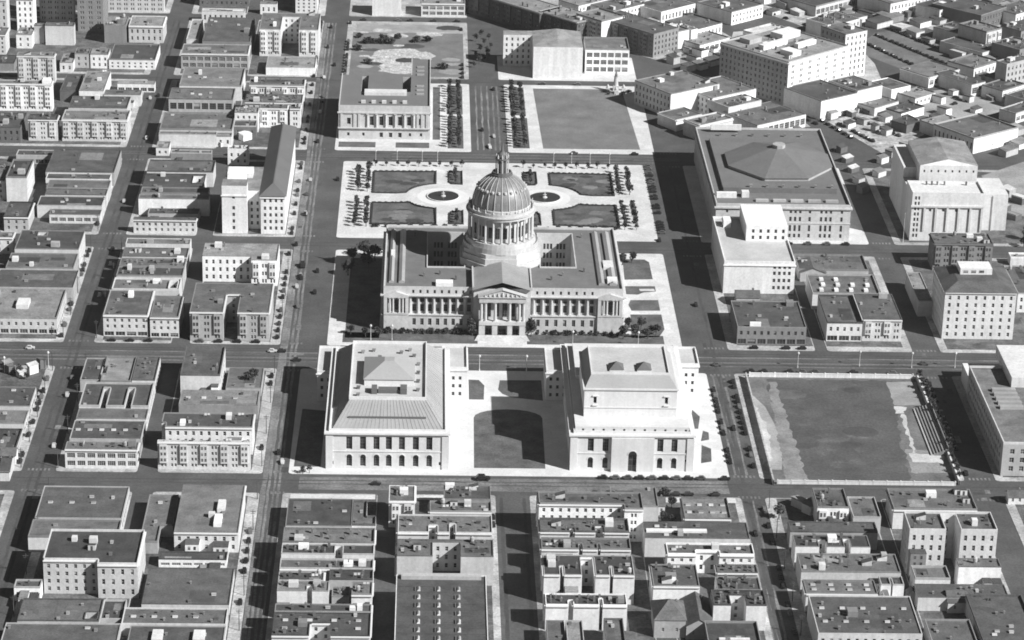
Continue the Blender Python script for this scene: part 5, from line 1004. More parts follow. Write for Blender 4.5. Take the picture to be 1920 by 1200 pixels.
('tall dark avenue hotel with lit south end, fourth along avenue','hotel',(109.1,668.0,23.8,54.9,0.7330),16,'gn','p4','x5x12','c3 v4',{}),
('long white-roofed shed left of the huge hotel top','warehouse',(180.7,701.6,28.3,12.0,0.7330),7,'ww','b','b','',{}),
('dark and white warehouse near the top edge above the huge hotel','warehouse',(168.7,748.8,32.2,32.6,0.7330),9,'wn','p2','b','v3',{}),
('cluttered low loft behind the white annex tower','loft_building',(233.3,714.7,29.4,23.1,0.7330),10,'ln','p2','b','c3 v4',{}),
('pale rear loft with grey lit wall right of fourth avenue hotel','loft_building',(120.3,680.2,17.6,16.9,0.6384),13,'wm','b','b','v2',{}),
('narrow white chimney house right of the pale rear loft','house',(135.9,692.1,5.8,16.9,0.6283),12,'wm','b','b','',{}),
('dark wall factory with white end at top right','factory',(281.3,769.8,40.8,32.4,0.6422),11,'wn','p2','b','v3',{}),
('dark warehouse with small white doorway, top right','warehouse',(339.8,743.4,31.1,41.3,0.7993),11,'dn','p2','b','v4 c2',{}),
('darkest tall warehouse with pale windowed end, right edge top','warehouse',(333.0,687.4,15.6,24.5,0.6842),15,'lm','x3','b','v3',{}),
('grey warehouse at right edge behind the windowed end','warehouse',(357.8,694.8,28.7,17.7,0.7103),14,'gn','p3','b','v3',{}),
('slim tall grey stair tower block near the right edge','loft_building',(330.7,603.9,22.6,9.2,0.6448),18,'mn','p4','b','v1',{}),
('low dark garage row beside the slim tower block','garage_building',(306.7,591.3,12.6,32.2,0.6283),8,'lk','w1','b','v3',{}),
('white lettered-free shed at the very top right','shed',(329.7,789.7,21.1,17.2,0.6283),7,'wl','b','b','',{}),
('grey gabled loft behind the first dark avenue block, top edge','loft_building',(63.9,759.0,30.5,19.8,0.7330),9,'wl','p2','b','c2 v3',{}),
('pale flat loft behind the second dark avenue block','loft_building',(87.1,746.9,30.5,22.2,0.7330),9,'wm','p2','b','c2 v4',{}),
('low white fronted warehouse behind the tall dark avenue hotel','warehouse',(120.3,749.6,34.3,27.5,0.7330),8,'wm','p1','b','v4',{}),
('grey workshop row with white end above the huge hotel roof','workshop',(138.7,706.1,28.6,26.7,0.7330),8,'wn','p1','b','v3',{}),
('low pale workshop with dark doors left of the huge hotel','workshop',(140.7,677.6,29.1,18.9,0.7330),6,'wl','w1','b','v3',{}),
('dark roofed depot by the wide road, near the top edge','depot',(229.9,773.0,43.4,32.2,0.7330),7,'lk','w1','b','v4',{}),
('brick warehouse with white gable end near the top right edge','warehouse',(314.5,762.5,25.4,21.2,0.7330),9,'wd','p2','b','v3',{}),
('small dark warehouse between two others, top right','warehouse',(317.8,708.2,21.7,21.0,0.7330),8,'ld','p1','b','v2',{}),
('long dark warehouse beside the third car row, upper right','warehouse',(327.2,666.8,28.5,35.6,0.7330),7,'ld','p1','b','v4',{}),
('grey depot with white doors at the right edge, upper','depot',(366.1,754.7,31.1,20.6,0.7330),9,'wm','p1','b','v3',{}),
('pale workshop with two white gables on the grey lot','workshop',(267.4,569.7,20.2,14.7,0.7330),5,'wl','p1','b','v2',{}),
('small dark stone yard office on the rubble lot','house',(253.5,515.0,16.0,11.9,0.7330),5,'dk','b','b','c1',{}),
('stepped white house beneath the left office tower','house',(-309.1,-298.9,668.0,685.4),9,'wl','p2','p2','c1',{}),
('grey lodging house with bright side, left edge below the top tenement','tenement',(-325.8,-313.9,653.3,670.6),13,'lm','p4','p4','c2',{}),
('low dark shed beside the grey five-storey hotel','shed',(-315.6,-303.5,617.0,634.7),5,'gk','b','b','v2',{}),
('small pale loft between hotel and brick shop house','loft_building',(-274.4,-266.0,617.0,638.3),6,'ll','p1','b','v1',{}),
('dark brick stable behind the white corner apartment','stable',(-155.0,-141.6,488.0,499.3),7,'dk','p1','b','c1',{}),
('white laundry house at the foot of the state offices','house',(-155.0,-142.9,438.0,444.5),9,'wl','p2','b','c2',{}),
]
for r in ROWSB:
    D=dict(l=r[0],n=r[1],h=r[3],WR=r[4],f=r[5],s=r[6],c=r[7],k=r[8])
    q=r[2]
    if len(q)==4: building(D,(q[0]+q[1])/2,(q[2]+q[3])/2,0,q[1]-q[0],q[3]-q[2])
    else:
        cx,cy,w,d,a=q; ca,sa=cos(a),sin(a)
        building(D,cx+ca*w/2-sa*d/2,cy+sa*w/2+ca*d/2,a,w,d)
# ------------------------------------------------------------------ trees
def crown_mesh(kind,seed):
    k=('crown',kind,seed)
    if k in CACHE: return CACHE[k]
    R_=random.Random(seed*31+len(kind)); b=MB()
    n={'small':150,'round':420,'tall':420,'bush':170}[kind]
    rx,rz,zc={'small':(1.5,1.5,2.9),'round':(3.2,2.7,5.0),'tall':(2.6,5.0,6.2),'bush':(1.6,1.1,1.0)}[kind]
    lobes=[(R_.uniform(-.45,.45)*rx,R_.uniform(-.45,.45)*rx,zc+R_.uniform(-.45,.5)*rz,R_.uniform(.45,.75)) for _ in range(7)]
    for i in range(n):
        lx,ly,lz,lr=R_.choice(lobes); a=R_.uniform(0,2*pi); c=R_.uniform(-1,1); s=(1-c*c)**.5; rr=lr*R_.uniform(.55,1.0)
        if kind=='tall': rr*=max(.35,1-(lz-zc)/rz*.5)
        x,y,z=lx+rx*rr*s*cos(a),ly+rx*rr*s*sin(a),lz+rz*rr*c
        if z<.25: z=.25
        sz=R_.uniform(.22,.5)*(1.3 if kind in('round','tall') else .9); t=[R_.uniform(-1,1) for _ in range(6)]
        u=(t[0],t[1],t[2]); v=(t[3],t[4],t[5])
        q=[(x+sz*(du*u[0]+dv*v[0]),y+sz*(du*u[1]+dv*v[1]),z+sz*(du*u[2]+dv*v[2])) for du,dv in ((-1,-1),(1,-.6),(.8,1),(-.7,.8))]
        j=len(b.v); b.v+=q; b.f.append([j,j+1,j+2,j+3]); b.m.append(0)
    CACHE[k]=b.mesh('crown',[LEAF]); return CACHE[k]
def trunk_mesh(kind):
    k=('trunk',kind)
    if k not in CACHE:
        b=MB(); h={'small':2.2,'round':4.2,'tall':4.6,'bush':.6}[kind]; r={'small':.16,'round':.32,'tall':.3,'bush':.12}[kind]
        b.lathe([(r*1.4,-.05),(r,.5),(r*.75,h)],7)
        if kind!='bush':
            for i in range(3):
                a=2.1*i; c=[(r*.4*cos(t)+0,r*.4*sin(t)) for t in (0,2.1,4.2)]
                for q in range(3):
                    p0,p1=c[q],c[(q+1)%3]; e=(cos(a)*h*.35,sin(a)*h*.35,h*1.35)
                    b.face([(p0[0],p0[1],h*.8),(p1[0],p1[1],h*.8),e])
        CACHE[k]=b.mesh('trunk',[BARK])
    return CACHE[k]
def tree(kind,x,y,label,group=None,sc=1.0,z=.12,name=None,cat=None):
    t=thing(name or {'small':'pollarded_tree','round':'broad_tree','tall':'tall_tree','bush':'garden_shrub'}[kind],label,cat or ('shrub' if kind=='bush' else 'tree'),(x,y,z),random.uniform(0,6.28),group)
    f=sc*random.uniform(.72,1.25); t.scale=(f,f,f*random.uniform(.9,1.1))
    link('trunk',trunk_mesh(kind),t); link('crown',crown_mesh(kind,random.randint(1,4)),t); return t
ORD='first second third fourth fifth sixth seventh eighth ninth tenth eleventh twelfth thirteenth fourteenth fifteenth sixteenth seventeenth eighteenth nineteenth twentieth'.split()
def nth(i): return ORD[i] if i<20 else ('twenty-'+ORD[i-20] if i<29 else 'thirtieth')
def order(pts):
    sx=max(p[0] for p in pts)-min(p[0] for p in pts); sy=max(p[1] for p in pts)-min(p[1] for p in pts)
    return (sorted(pts),'left') if sx>sy*.8 else (sorted(pts,key=lambda p:p[1]),'near end')
def row(kind,pts,label,group,sc=1.0):
    pts,end=order(pts)
    for i,(x,y) in enumerate(pts): tree(kind,x+random.uniform(-.4,.4),y+random.uniform(-.4,.4),'%s from %s, %s'%(nth(i),end,label),group,sc)
def span(a,b,st): n=max(1,int(round(abs(b-a)/st))); return [a+(b-a)*i/n for i in range(n+1)]
for s,nm in ((-1,'left'),(1,'right')):
    for xo,kk in ((77.5,'outer'),(71.6,'inner')):
        row('small',[(s*xo-1,y) for y in span(395,432,5.2)+span(337,374,5.2)],'clipped tree of the %s row at plaza %s'%(kk,nm),'%s tree row at the %s of the plaza'%(kk,nm),1.15)
    row('small',[(s*x-1,440) for x in span(18,68,6.2)],'clipped tree in the far row on the %s half of the plaza'%nm,'far tree row, %s half of the plaza'%nm,.95)
    row('bush',[(s*x-1,336.5) for x in span(22,66,6.4)],'round shrub along the near edge of the %s plaza lawn'%nm,'shrubs at the near edge, %s half of the plaza'%nm,1.1)
    row('small',[(s*21.5-1,y) for y in span(412,429,4)+span(345,361,4)],'small tree on the narrow %s garden bed of the plaza'%nm,'trees on the %s plaza beds'%nm,.8)
for x,nm in ((-25.5,'left'),(-20,'right')): row('small',[(x,y) for y in span(476,596,5.2) if not 534<y<542],'small tree, %s row beside the library'%nm,'%s tree row beside the library'%nm,1.15)
for x,nm in ((13.5,'left'),(19,'right')): row('small',[(x,y) for y in span(478,596,5.2) if not 534<y<542],'small tree, %s row left of the square lawn'%nm,'%s tree row left of the square lawn'%nm,1.15)
row('small',[(x,y) for x,y in zip([-6,-3,-8,0,-5,2,-2,-7,1.5,-4,0,-9],[648,655,664,668,676,684,692,700,705,712,660,640])],'small leafy tree in the clump left of the blank theatre','trees left of the blank theatre',1.2)
row('small',[(201,y) for y in span(18,132,6.5)],'street tree behind the field wall facing the school','street trees between field and school',1.1)
tree('tall',13.8,180.5,'tall dark tree hugging the right side of the city hall portico',sc=.95); tree('tall',-15.6,180.5,'tall dark tree hugging the left side of the city hall portico',sc=.9)
row('round',[(-72,290),(-66,284),(-78,283),(-70,272),(-80,262)],'broad tree in deep shade behind the left city hall wing','trees in the shade left of city hall',1.05)
row('round',[(-76,181),(-69,178),(-62,176.5)],'broad tree at the near left corner of city hall','trees at the near left corner of city hall',.7)
row('round',[(66,181),(72,179),(60,178.5),(77,184)],'broad tree at the near right corner of city hall','trees at the near right corner of city hall',.8)
row('bush',[(x,183.2) for x in span(-58,-18,3.6)],'low shrub at the foot of the left city hall wing','shrubs under the left city hall wing',1.25)
row('bush',[(x,183.2) for x in span(17,58,3.6)],'low shrub at the foot of the right city hall wing','shrubs under the right city hall wing',1.1)
row('round',[(63,193),(67,188.5),(74,187),(70,193)],'dark tree on the lawn right of city hall','trees on the lawn right of city hall',.7)
row('round',[(66,283),(71,286)],'broad tree at the far right corner of city hall','trees at the far right corner of city hall',.8)
row('bush',[(-80+3.1*i,612+80) for i in range(6)]+[(-86,705),(-69,700),(-48,696),(-86,675),(-30,636),(-78,645),(-60,704),(-40,700)],'wild shrub on the open field beyond the library','shrubs on the open field beyond the library',1.8)
row('round',[(58.6,-18.6),(69,-14),(66,-9),(64,-26),(68,-32)],'yard tree left of the skylit workshop below the opera house','yard trees left of the skylit workshop',.75)
row('round',[(181,-100),(186,-109),(184,-116),(190,-112)],'yard tree in the dark yard at bottom right','yard trees at bottom right',.75)
tree('round',115,-24,'single dark tree on the pale corner lot, lower right street',sc=.9)
row('round',[(-232,124),(-228,119)],'dark tree on the corner lot at the left edge','trees on the left corner lot',.7)
row('round',[(-121,118),(-123,112)],'dark tree beside the tall white-fronted box building','trees beside the tall white-fronted box',.8)
row('round',[(288,318),(292,330),(297,322)],'dark tree on the lawn right of the lodge theatre','trees right of the lodge theatre',.9)
row('small',[(x,17) for x in (-93,-90)],'small tree on the pavement left of the memorial hall','small trees left of the memorial hall',1)
# hedges round the plaza lawns
HL=[]
for nm in ('left','right'):
    HL+=['dark hedge round the far %s plaza lawn'%nm,'dark hedge round the near %s plaza lawn'%nm,'dark hedge round the far %s narrow plaza bed'%nm,'dark hedge round the near %s narrow plaza bed'%nm]
for p,lab in zip(PL,HL):
    b=MB(); n=len(p); cx=sum(q[0] for q in p)/n; cy=sum(q[1] for q in p)/n
    inn=[(q[0]+(cx-q[0])*1.15/max(2,hypot(q[0]-cx,q[1]-cy)),q[1]+(cy-q[1])*1.15/max(2,hypot(q[0]-cx,q[1]-cy))) for q in p]
    for i in range(n):
        j=(i+1)%n; L=hypot(p[j][0]-p[i][0],p[j][1]-p[i][1]); m=max(1,int(L/1.2))
        for q in range(m):
            f0,f1=q/m,(q+1)/m; mix=lambda a,c,f:(a[0]+(c[0]-a[0])*f,a[1]+(c[1]-a[1])*f)
            a0,a1,c0,c1=mix(p[i],p[j],f0),mix(p[i],p[j],f1),mix(inn[i],inn[j],f0),mix(inn[i],inn[j],f1); h0=.85+.3*sin(q*2.3+i); h1=.85+.3*sin((q+1)*2.3+i)
            b.face([(*a0,.12),(*a1,.12),(*a1,h1),(*a0,h0)]); b.face([(*c1,.12),(*c0,.12),(*c0,h0),(*c1,h1)]); b.face([(*a0,h0),(*a1,h1),(*c1,h1),(*c0,h0)])
    tag(b.obj('hedge',HEDGE),lab,'hedge')
# fountains
for s,nm in ((-1,'left'),(1,'right')):
    f=thing('fountain','round basin fountain with small figure on the %s half of the plaza'%nm,'fountain',(s*28.8-1,388,.12))
    b=MB(); b.lathe([(9.4,0),(9.4,.55),(8.8,.55),(8.8,.2)],40,cap=False); b.obj('basin_rim',PALEPAVE,f); b=MB(); b.lathe([(8.8,.1),(8.8,.3)],40); b.obj('water',mat('basin_water',.05),f)
    b=MB(); b.lathe([(1.6,.2),(1.3,.8),(.5,1.1),(.45,1.7),(1.1,2.1),(.3,2.3),(.35,3),(.2,3.6),(.05,3.9)],14); b.obj('statue',STONE,f)
    b=MB(); b.lathe([(14.6,0),(14.6,.004)],40); tag(b.obj('path',mat('fountain_path',.6,obj=0,big=.08,fine=.08),None,(s*28.8-1,388,.126)),kind='structure')
# pioneer style monument
mo=thing('monument','granite monument with tall pillar and four side figures on the square','monument',(80,592,.12))
b=MB(); b.lathe([(6.5,0),(6.5,.5),(5,.5),(5,1)],8); b.obj('plinth',STONE,mo); b=MB(); b.box(-1.8,1.8,-1.8,1.8,1,4.2); b.lathe([(1.5,4.2),(1.2,9.5),(1.5,10)],12); b.obj('pillar',STONE,mo)
b=MB(); b.lathe([(.9,10),(.8,11.5),(.45,12.4),(.5,13),(.1,13.6)],8); b.obj('figure',BRONZE,mo)
for dx,dy in ((5,0),(-5,0),(0,5),(0,-5)):
    b=MB(); b.box(dx-1.2,dx+1.2,dy-1.2,dy+1.2,0,2.6); b.lathe([(.9,2.6),(.9,3.6),(.5,4.4),(.1,4.9)],8,dx,dy); b.obj('side_figure',STONE,mo)
row('bush',[(70+random.uniform(-6,6),590+random.uniform(-2,3)) for _ in range(3)]+[(88,590),(84,586),(75,586)],'shrub planted round the granite monument','shrubs round the monument',1.0)
# field walls and bleachers
def wall(label,x0,x1,y0,y1,h,m,name='boundary_wall'):
    t=thing(name,label,'wall',((x0+x1)/2,(y0+y1)/2,.12)); a,c=(x1-x0)/2,(y1-y0)/2
    b=MB(); b.box(-a,a,-c,c,-.05,h); b.obj('wall_face',m,t); b=MB(); b.box(-a-.12,a+.12,-c-.12,c+.12,h,h+.2,bottom=True); b.obj('coping',m,t)
    n=int(max(a,c)*2/6)
    for i in range(n+1):
        f=-1+2*i/n; b=MB(); px,py=(f*(a-.3),0) if a>c else (0,f*(c-.3)); b.box(px-.3,px+.3,py-.3,py+.3,-.05,h+.55); b.obj('pier',m,t)
wall('long low wall along the street side of the sports field',116,116.5,10,131,2.4,WALL['m']); wall('white wall along the boulevard end of the sports field',118,198,132.4,132.9,1.8,WALL['w']); wall('pale wall between sports field and school street',199.4,199.9,12,134,2.2,WALL['l']); wall('low pale wall at the cross street end of the field',118,198,11,11.5,1.6,WALL['l'])
bl=thing('bleacher','open grandstand of stepped benches on the right side of the field','grandstand',(196,69,.12))
for i in range(6):
    b=MB(); b.box(-4+1.3*i,-2.75+1.3*i,-26,26,.0,.5+.5*i); b.box(-3.9+1.3*i,-3.3+1.3*i,-26,26,.5+.5*i,.6+.5*i); b.obj('bench',WALL['g'] if i else WALL['m'],bl)
b=MB(); b.box(3.8,4,-26,26,0,4.2); b.obj('back_rail',WOOD,bl)
# lamp posts, flagpoles
lampm=MB(); lampm.lathe([(.22,0),(.2,.9),(.12,1.1),(.09,7)],8); lamph=MB(); lamph.lathe([(.12,7),(.42,7.3),(.5,7.8),(.25,8.3),(.05,8.5)],10)
lm1,lm2=lampm.mesh('pole',[POLE]),lamph.mesh('lamp_globe',[POLE])
def lamp(x,y,label,group,sc=1.0):
    t=thing('street_lamp',label,'street lamp',(x,y,.1),0,group); t.scale=(sc*1.3,sc*1.3,sc); link('pole',lm1,t); link('lamp_globe',lm2,t)
for i,(x,y) in enumerate(sorted(((143,144.2),(173.7,147.1),(199.2,145.9),(220.6,146.5),(-12.6,136),(10.2,136.3),(-66,173.2),(-55.5,173.5),(-240,127),(-220,134),(66.5,168.5),(34,168.5)))): lamp(x,y,'%s white lamp post from left along the boulevard before city hall'%nth(i),'white boulevard lamp posts')
for i,x in enumerate(sorted((35.2,45.7,56.6,68.1,-69.2,-56.7,-42,-33))): lamp(x,449.5,'%s white lamp post from left, far edge of the plaza'%nth(i),'lamp posts at the far edge of the plaza',.8)
pb_=MB(); pb_.lathe([(.2,-.1),(.13,9.5)],7); pm1=pb_.mesh('pole',[BARK]); pb_=MB(); pb_.box(-1.2,1.2,-.08,.08,8.5,8.7,bottom=True); pb_.box(-.9,.9,-.08,.08,7.7,7.85,bottom=True); pm2=pb_.mesh('crossarm',[BARK])
def poles(pts,where,group):
    pts,end=order(pts)
    for i,(x,y) in enumerate(pts): t=thing('utility_pole','%s utility pole from %s, %s'%(nth(i),end,where),'utility pole',(x,y,.12),random.uniform(-.1,.1),group); link('pole',pm1,t); link('crossarm',pm2,t)
poles([(-217.6,y) for y in span(20,130,27)+span(172,292,30)+span(325,440,29)],'left kerb of the left avenue','poles on the left avenue')
poles([(-201.3,y) for y in span(-120,-10,36)+span(20,130,36)+span(172,292,40)],'right kerb of the left avenue','poles on the right kerb of the left avenue')
poles([(-111.2,y) for y in span(-130,-10,30)+span(24,130,35)+span(174,290,29)],'left kerb of the wide street','poles on the wide street')
poles([(111.8,y) for y in span(-130,-14,29)],'lower right street','poles on the lower right street')
fp=thing('flagpole','tall thin flagpole in front of the lodge theatre','flagpole',(222,322,.1)); b=MB(); b.lathe([(.14,0),(.05,17)],8); b.obj('pole',POLE,fp); b=MB(); b.lathe([(.2,17),(.05,17.4)],8); b.obj('finial',POLE,fp)
# ------------------------------------------------------------------ cars of the nineteen thirties
def car_mesh(ci):
    k=('car',ci)
    if k in CACHE: return CACHE[k]
    b=MB()
    def slab(pr,w0,m):   # profile of (y,z) with half width
        pass
    def loft(secs,m):    # secs: (y, halfwidth, z0, z1)
        for i in range(len(secs)-1):
            (y0,w0,a0,c0),(y1,w1,a1,c1)=secs[i],secs[i+1]
            b.face([(-w0,y0,a0),(-w0,y0,c0),(-w1,y1,c1),(-w1,y1,a1)],m); b.face([(w0,y0,a0),(w1,y1,a1),(w1,y1,c1),(w0,y0,c0)],m); b.face([(-w0,y0,c0),(w0,y0,c0),(w1,y1,c1),(-w1,y1,c1)],m)
        for (y,w,a,c),o in ((secs[0],1),(secs[-1],-1)): b.face([(-w,y,a),(w,y,a),(w,y,c),(-w,y,c)][::o],m)
    loft([(-2.25,.38,.45,1.0),(-2.1,.5,.4,1.12),(-.9,.62,.4,1.18),(1.6,.72,.4,1.1),(2.2,.55,.45,.85)],0)         # hood and body
    loft([(-.95,.6,1.15,1.2),(-.6,.66,1.15,1.72),(1.1,.68,1.1,1.74),(1.75,.6,1.08,1.2)],0)                        # cabin
    for s in (-1,1):
        b.face([(s*.685,-.5,1.25),(s*.69,1.0,1.25),(s*.69,1.0,1.62),(s*.675,-.5,1.62)][::s],1)
        for yy in (-1.45,1.35):
            for i in range(8):
                a,c=2*pi*i/8,2*pi*(i+1)/8; b.face([(s*.62,yy+.36*cos(a),.36+.36*sin(a)),(s*.62,yy+.36*cos(c),.36+.36*sin(c)),(s*.84,yy+.36*cos(c),.36+.36*sin(c)),(s*.84,yy+.36*cos(a),.36+.36*sin(a))][::s],2)
            b.face([(s*.84,yy+.36*cos(2*pi*i/8),.36+.36*sin(2*pi*i/8)) for i in range(8)][::s],2)
            for i in range(5):
                a,c=pi*i/5,pi*(i+1)/5; b.face([(s*.58,yy+.5*cos(a),.36+.48*sin(a)),(s*.9,yy+.5*cos(a),.36+.48*sin(a)),(s*.9,yy+.5*cos(c),.36+.48*sin(c)),(s*.58,yy+.5*cos(c),.36+.48*sin(c))],0)
        b.box(s*.66,s*.9,-1.0,.95,.36,.44,0)
    b.face([(-.55,-.93,1.22),(.55,-.93,1.22),(.6,-.64,1.66),(-.6,-.64,1.66)],1)
    CACHE[k]=b.mesh('car',[CARP[ci],GLASS[0],TYRE]); return CACHE[k]
def car(x,y,rz,label,group=None,ci=None,z=.0,sc=1.0):
    ci=random.choice((0,0,0,0,1)) if ci is None else ci
    o=link('moving_car' if not group or group.startswith('moving') else 'parked_car',car_mesh(ci),None,(x,y,z),rz); o.scale=(sc*1.1,sc*1.05,sc*1.05); tag(o,label,'car',group)
def carline(x0,y0,x1,y1,st,label,group,p=.8,across=False):
    L=hypot(x1-x0,y1-y0); n=int(L/st); a=atan2(y1-y0,x1-x0)-pi/2+(pi/2 if across else 0)
    pts=[(x0+(x1-x0)*(i+.5)/n,y0+(y1-y0)*(i+.5)/n) for i in range(n) if random.random()<p]
    if not pts: return
    pts,end=order(pts); where=label.replace('dark old car parked ','')
    for i,(x,y) in enumerate(pts):
        ci=random.choice((0,0,0,0,1)); car(x,y,a+random.uniform(-.03,.03)+(pi if random.random()<.3 else 0),'%s %s car from %s, %s'%(nth(i),('black','grey')[ci],end,where),group,ci)
K='dark old car parked '
carline(27,14.9,98,14.9,5.4,K+'at the kerb below the opera house entrance','cars below the opera house',0.70)
carline(28,-1.7,98,-1.7,5.4,K+'across the street from the opera house entrance','cars opposite the opera house',0.70)
carline(109.4,134,109.4,20,6.0,K+'along the street side of the sports field wall','cars beside the sports field',0.70)
carline(99.2,118,99.2,30,6.2,K+'along the pale forecourt right of the opera house','cars right of the opera house',0.70)
carline(116,137.9,198,137.9,6.0,K+'at the boulevard end of the sports field','cars at the boulevard end of the field',0.70)
carline(204.6,128,204.6,20,6.5,K+'in the shaded street beside the school','cars beside the school',0.60)
carline(90.2,446,90.2,330,4.0,K+'nose-in along the right side of the plaza','cars along the right side of the plaza',0.70,True)
carline(-112.4,320,-112.4,445,7.5,K+'beside the state offices on the wide street','cars beside the state offices',0.60)
carline(-112.4,170,-112.4,296,8.5,K+'left kerb of the wide street beside city hall','cars opposite the left city hall wing',0.50)
carline(-112.2,612,-112.2,742,6.2,K+'left kerb of the wide street near the top edge','cars at the upper left kerb of the wide street',0.70)
carline(-92.6,616,-92.6,742,6.2,K+'right kerb of the wide street near the open field','cars beside the open field',0.70)
carline(-112.4,475,-112.4,600,8,K+'left kerb of the wide street opposite the library','cars opposite the library',0.50)
carline(-218.8,170,-218.8,296,7,K+'left kerb of left avenue, middle stretch','cars on the left avenue, middle stretch',0.60)
carline(-218.8,22,-218.8,130,7,K+'left kerb of left avenue, lower stretch','cars on the left avenue, lower stretch',0.60)
carline(-218.8,322,-218.8,445,8,K+'left kerb of left avenue, upper stretch','cars on the left avenue, upper stretch',0.50)
carline(-112.4,20,-112.4,130,9,K+'left kerb of the wide street below the boulevard','cars left of the memorial hall',0.40)
carline(-112.4,-130,-112.4,-10,9,K+'left kerb of the wide street at the bottom','cars at the bottom of the wide street',0.45)
carline(-198,167.9,-162,167.9,8,K+'before the two-storey store on the boulevard','cars before the two-storey store',0.70)
carline(-155,167.9,-118,167.9,8,K+'before the U-shaped flats on the boulevard','cars before the U-shaped flats',0.60)
carline(112,167.9,152,167.9,7,K+'before the bay-fronted houses on the boulevard','cars before the bay-fronted houses',0.70)
carline(30,466.6,90,466.6,12,K+'at the near kerb of the square lawn','cars at the square lawn',0.50)
carline(28,604.8,62,604.8,9,K+'before the blank-walled theatre','cars before the blank-walled theatre',0.40)
carline(-88,746.6,-16,746.6,8,K+'far side of the open field at the top edge','cars beyond the open field',0.70)
carline(-17,612,-17,740,9,'dark old car parked along the right edge of the open field','cars at the right edge of the open field',0.30)
carline(122,317.5,195,317.5,10,K+'in front of the civic auditorium','cars in front of the auditorium',0.50)
carline(-9,-45,-9,-8,6.5,'dark old car parked by the white bay flats of the central street','cars left of the central street',0.50)
carline(109.5,-140,109.5,-12,8,'dark old car parked right of the lower right street','cars on the lower right street',0.40)
for ps,st_,lab,g,p in (([(111.3,621.4),(147.2,600.1)],6.5,K+'along the near kerb of the diagonal avenue','cars along the diagonal avenue',.6),([(190.0,570.7),(219.3,501.7)],6.5,K+'along the diagonal avenue behind the auditorium','cars on the avenue behind the auditorium',.75),([(183.8,560.5),(201.5,528.0)],6.5,K+'beside the rough-roofed warehouse on the avenue','cars beside the rough-roofed warehouse',.7),
    ([(3.9,785.0),(36.1,743.8)],6.5,K+'before the dark avenue blocks, top centre','cars before the dark avenue blocks',.7),
    ([(254.5,711.7),(287.9,644.4)],5.2,K+'in the first long row right of the huge hotel','first car row right of the huge hotel',.92),([(265.2,730.3),(307.3,655.0)],5.2,K+'in the second long row right of the huge hotel','second car row right of the huge hotel',.92),([(276.4,746.6),(328.7,656.1)],5.2,K+'in the third long row right of the huge hotel','third car row right of the huge hotel',.92),
    ([(213.6,532.8),(231.5,496.1)],5,K+'on the rubble lot beyond the auditorium','cars on the rubble lot',.8),([(225.1,544.0),(249.4,507.2)],5,K+'on the middle row of the rubble lot','middle row on the rubble lot',.8),([(264.1,580.9),(299.5,589.4)],5.5,K+'on the grey lot behind the sheds','cars on the grey lot',.6),([(276.8,564.9),(324.5,595.1)],5.5,K+'on the second row of the grey lot','second row on the grey lot',.5),([(191.1,790.2),(229.7,738.7)],6,K+'on the far pale lot near the top edge','cars on the far pale lot',.6)):
    (x0,y0),(x1,y1)=ps; carline(x0,y0,x1,y1,st_,lab,g,p)
def gabled(label,name,x0,x1,y0,y1,h,rise,wk,rk,along='y',group=None):
    w_,d_=x1-x0,y1-y0; t=thing(name,label,name.replace('_',' '),((x0+x1)/2,(y0+y1)/2,.12),0,group); a,c=w_/2,d_/2
    b=MB(); wn=[(w_*f-.5,w_*f+.5,h*.35,h*.35+1.6) for f in (.28,.72)] if w_>5 else []
    panel(b,(-a,-c),(1,0),(0,-1),w_,-.12,h,wn); panel(b,(a,-c),(0,1),(1,0),d_,-.12,h,[]); panel(b,(a,c),(-1,0),(0,1),w_,-.12,h,[]); panel(b,(-a,c),(0,-1),(-1,0),d_,-.12,h,[])
    e=.4; r=MB()
    if along=='y':
        b.face([(-a,-c,h),(a,-c,h),(0,-c,h+rise)]); b.face([(a,c,h),(-a,c,h),(0,c,h+rise)])
        r.face([(-a-e,-c-e,h-.2),(0,-c-e,h+rise+.1),(0,c+e,h+rise+.1),(-a-e,c+e,h-.2)]); r.face([(a+e,-c-e,h-.2),(a+e,c+e,h-.2),(0,c+e,h+rise+.1),(0,-c-e,h+rise+.1)])
    elif along=='x':
        b.face([(a,-c,h),(a,c,h),(a,0,h+rise)]); b.face([(-a,c,h),(-a,-c,h),(-a,0,h+rise)])
        r.face([(-a-e,-c-e,h-.2),(a+e,-c-e,h-.2),(a+e,0,h+rise+.1),(-a-e,0,h+rise+.1)]); r.face([(a+e,c+e,h-.2),(-a-e,c+e,h-.2),(-a-e,0,h+rise+.1),(a+e,0,h+rise+.1)])
    else: hip(r,rect(-a-e,a+e,-c-e,c+e),h-.1,rect(-.2,.2,-.2,.2),h+rise)
    b.obj('wall',WALL[wk],t); r.obj('roof',ROOF[rk],t); put_windows(t,(-a,-c),(1,0),(0,-1),wn,.3,'w',nc=2)
    link('chimney',pmesh('chimney'),t,(a*.5,c*.3,h+rise*.3))
def gpx(label,name,a_,h,rise,wk,rk,along='y'): (x0,y0),(x1,y1)=a_; gabled(label,name,min(x0,x1),max(x0,x1),min(y0,y1),max(y0,y1),h,rise,wk,rk,along)
gpx('grey pyramid-roofed hall in the yards below right alley, bottom','hall',[(53.0,-132.9),(65.4,-116.5)],8,5,'m','m','p')
gpx('long dark gabled house beside the pyramid-roofed hall, bottom','house',[(65.6,-134.4),(76.1,-102.6)],6,3,'m','d','y')
gpx('small gabled cottage between right alley and the lower flats','cottage',[(58.1,-98.2),(65.1,-92.5)],4.5,2.5,'l','d','x')
gpx('narrow gabled cottage in the yard beside the skylit workshop','cottage',[(60.0,-21.8),(65.6,-14.2)],4.5,2.4,'l','n','x')
gpx('dark gabled cottage at the left edge under the corner lot','cottage',[(-224.9,5.9),(-220.7,22.7)],4.5,2.4,'l','k','x')
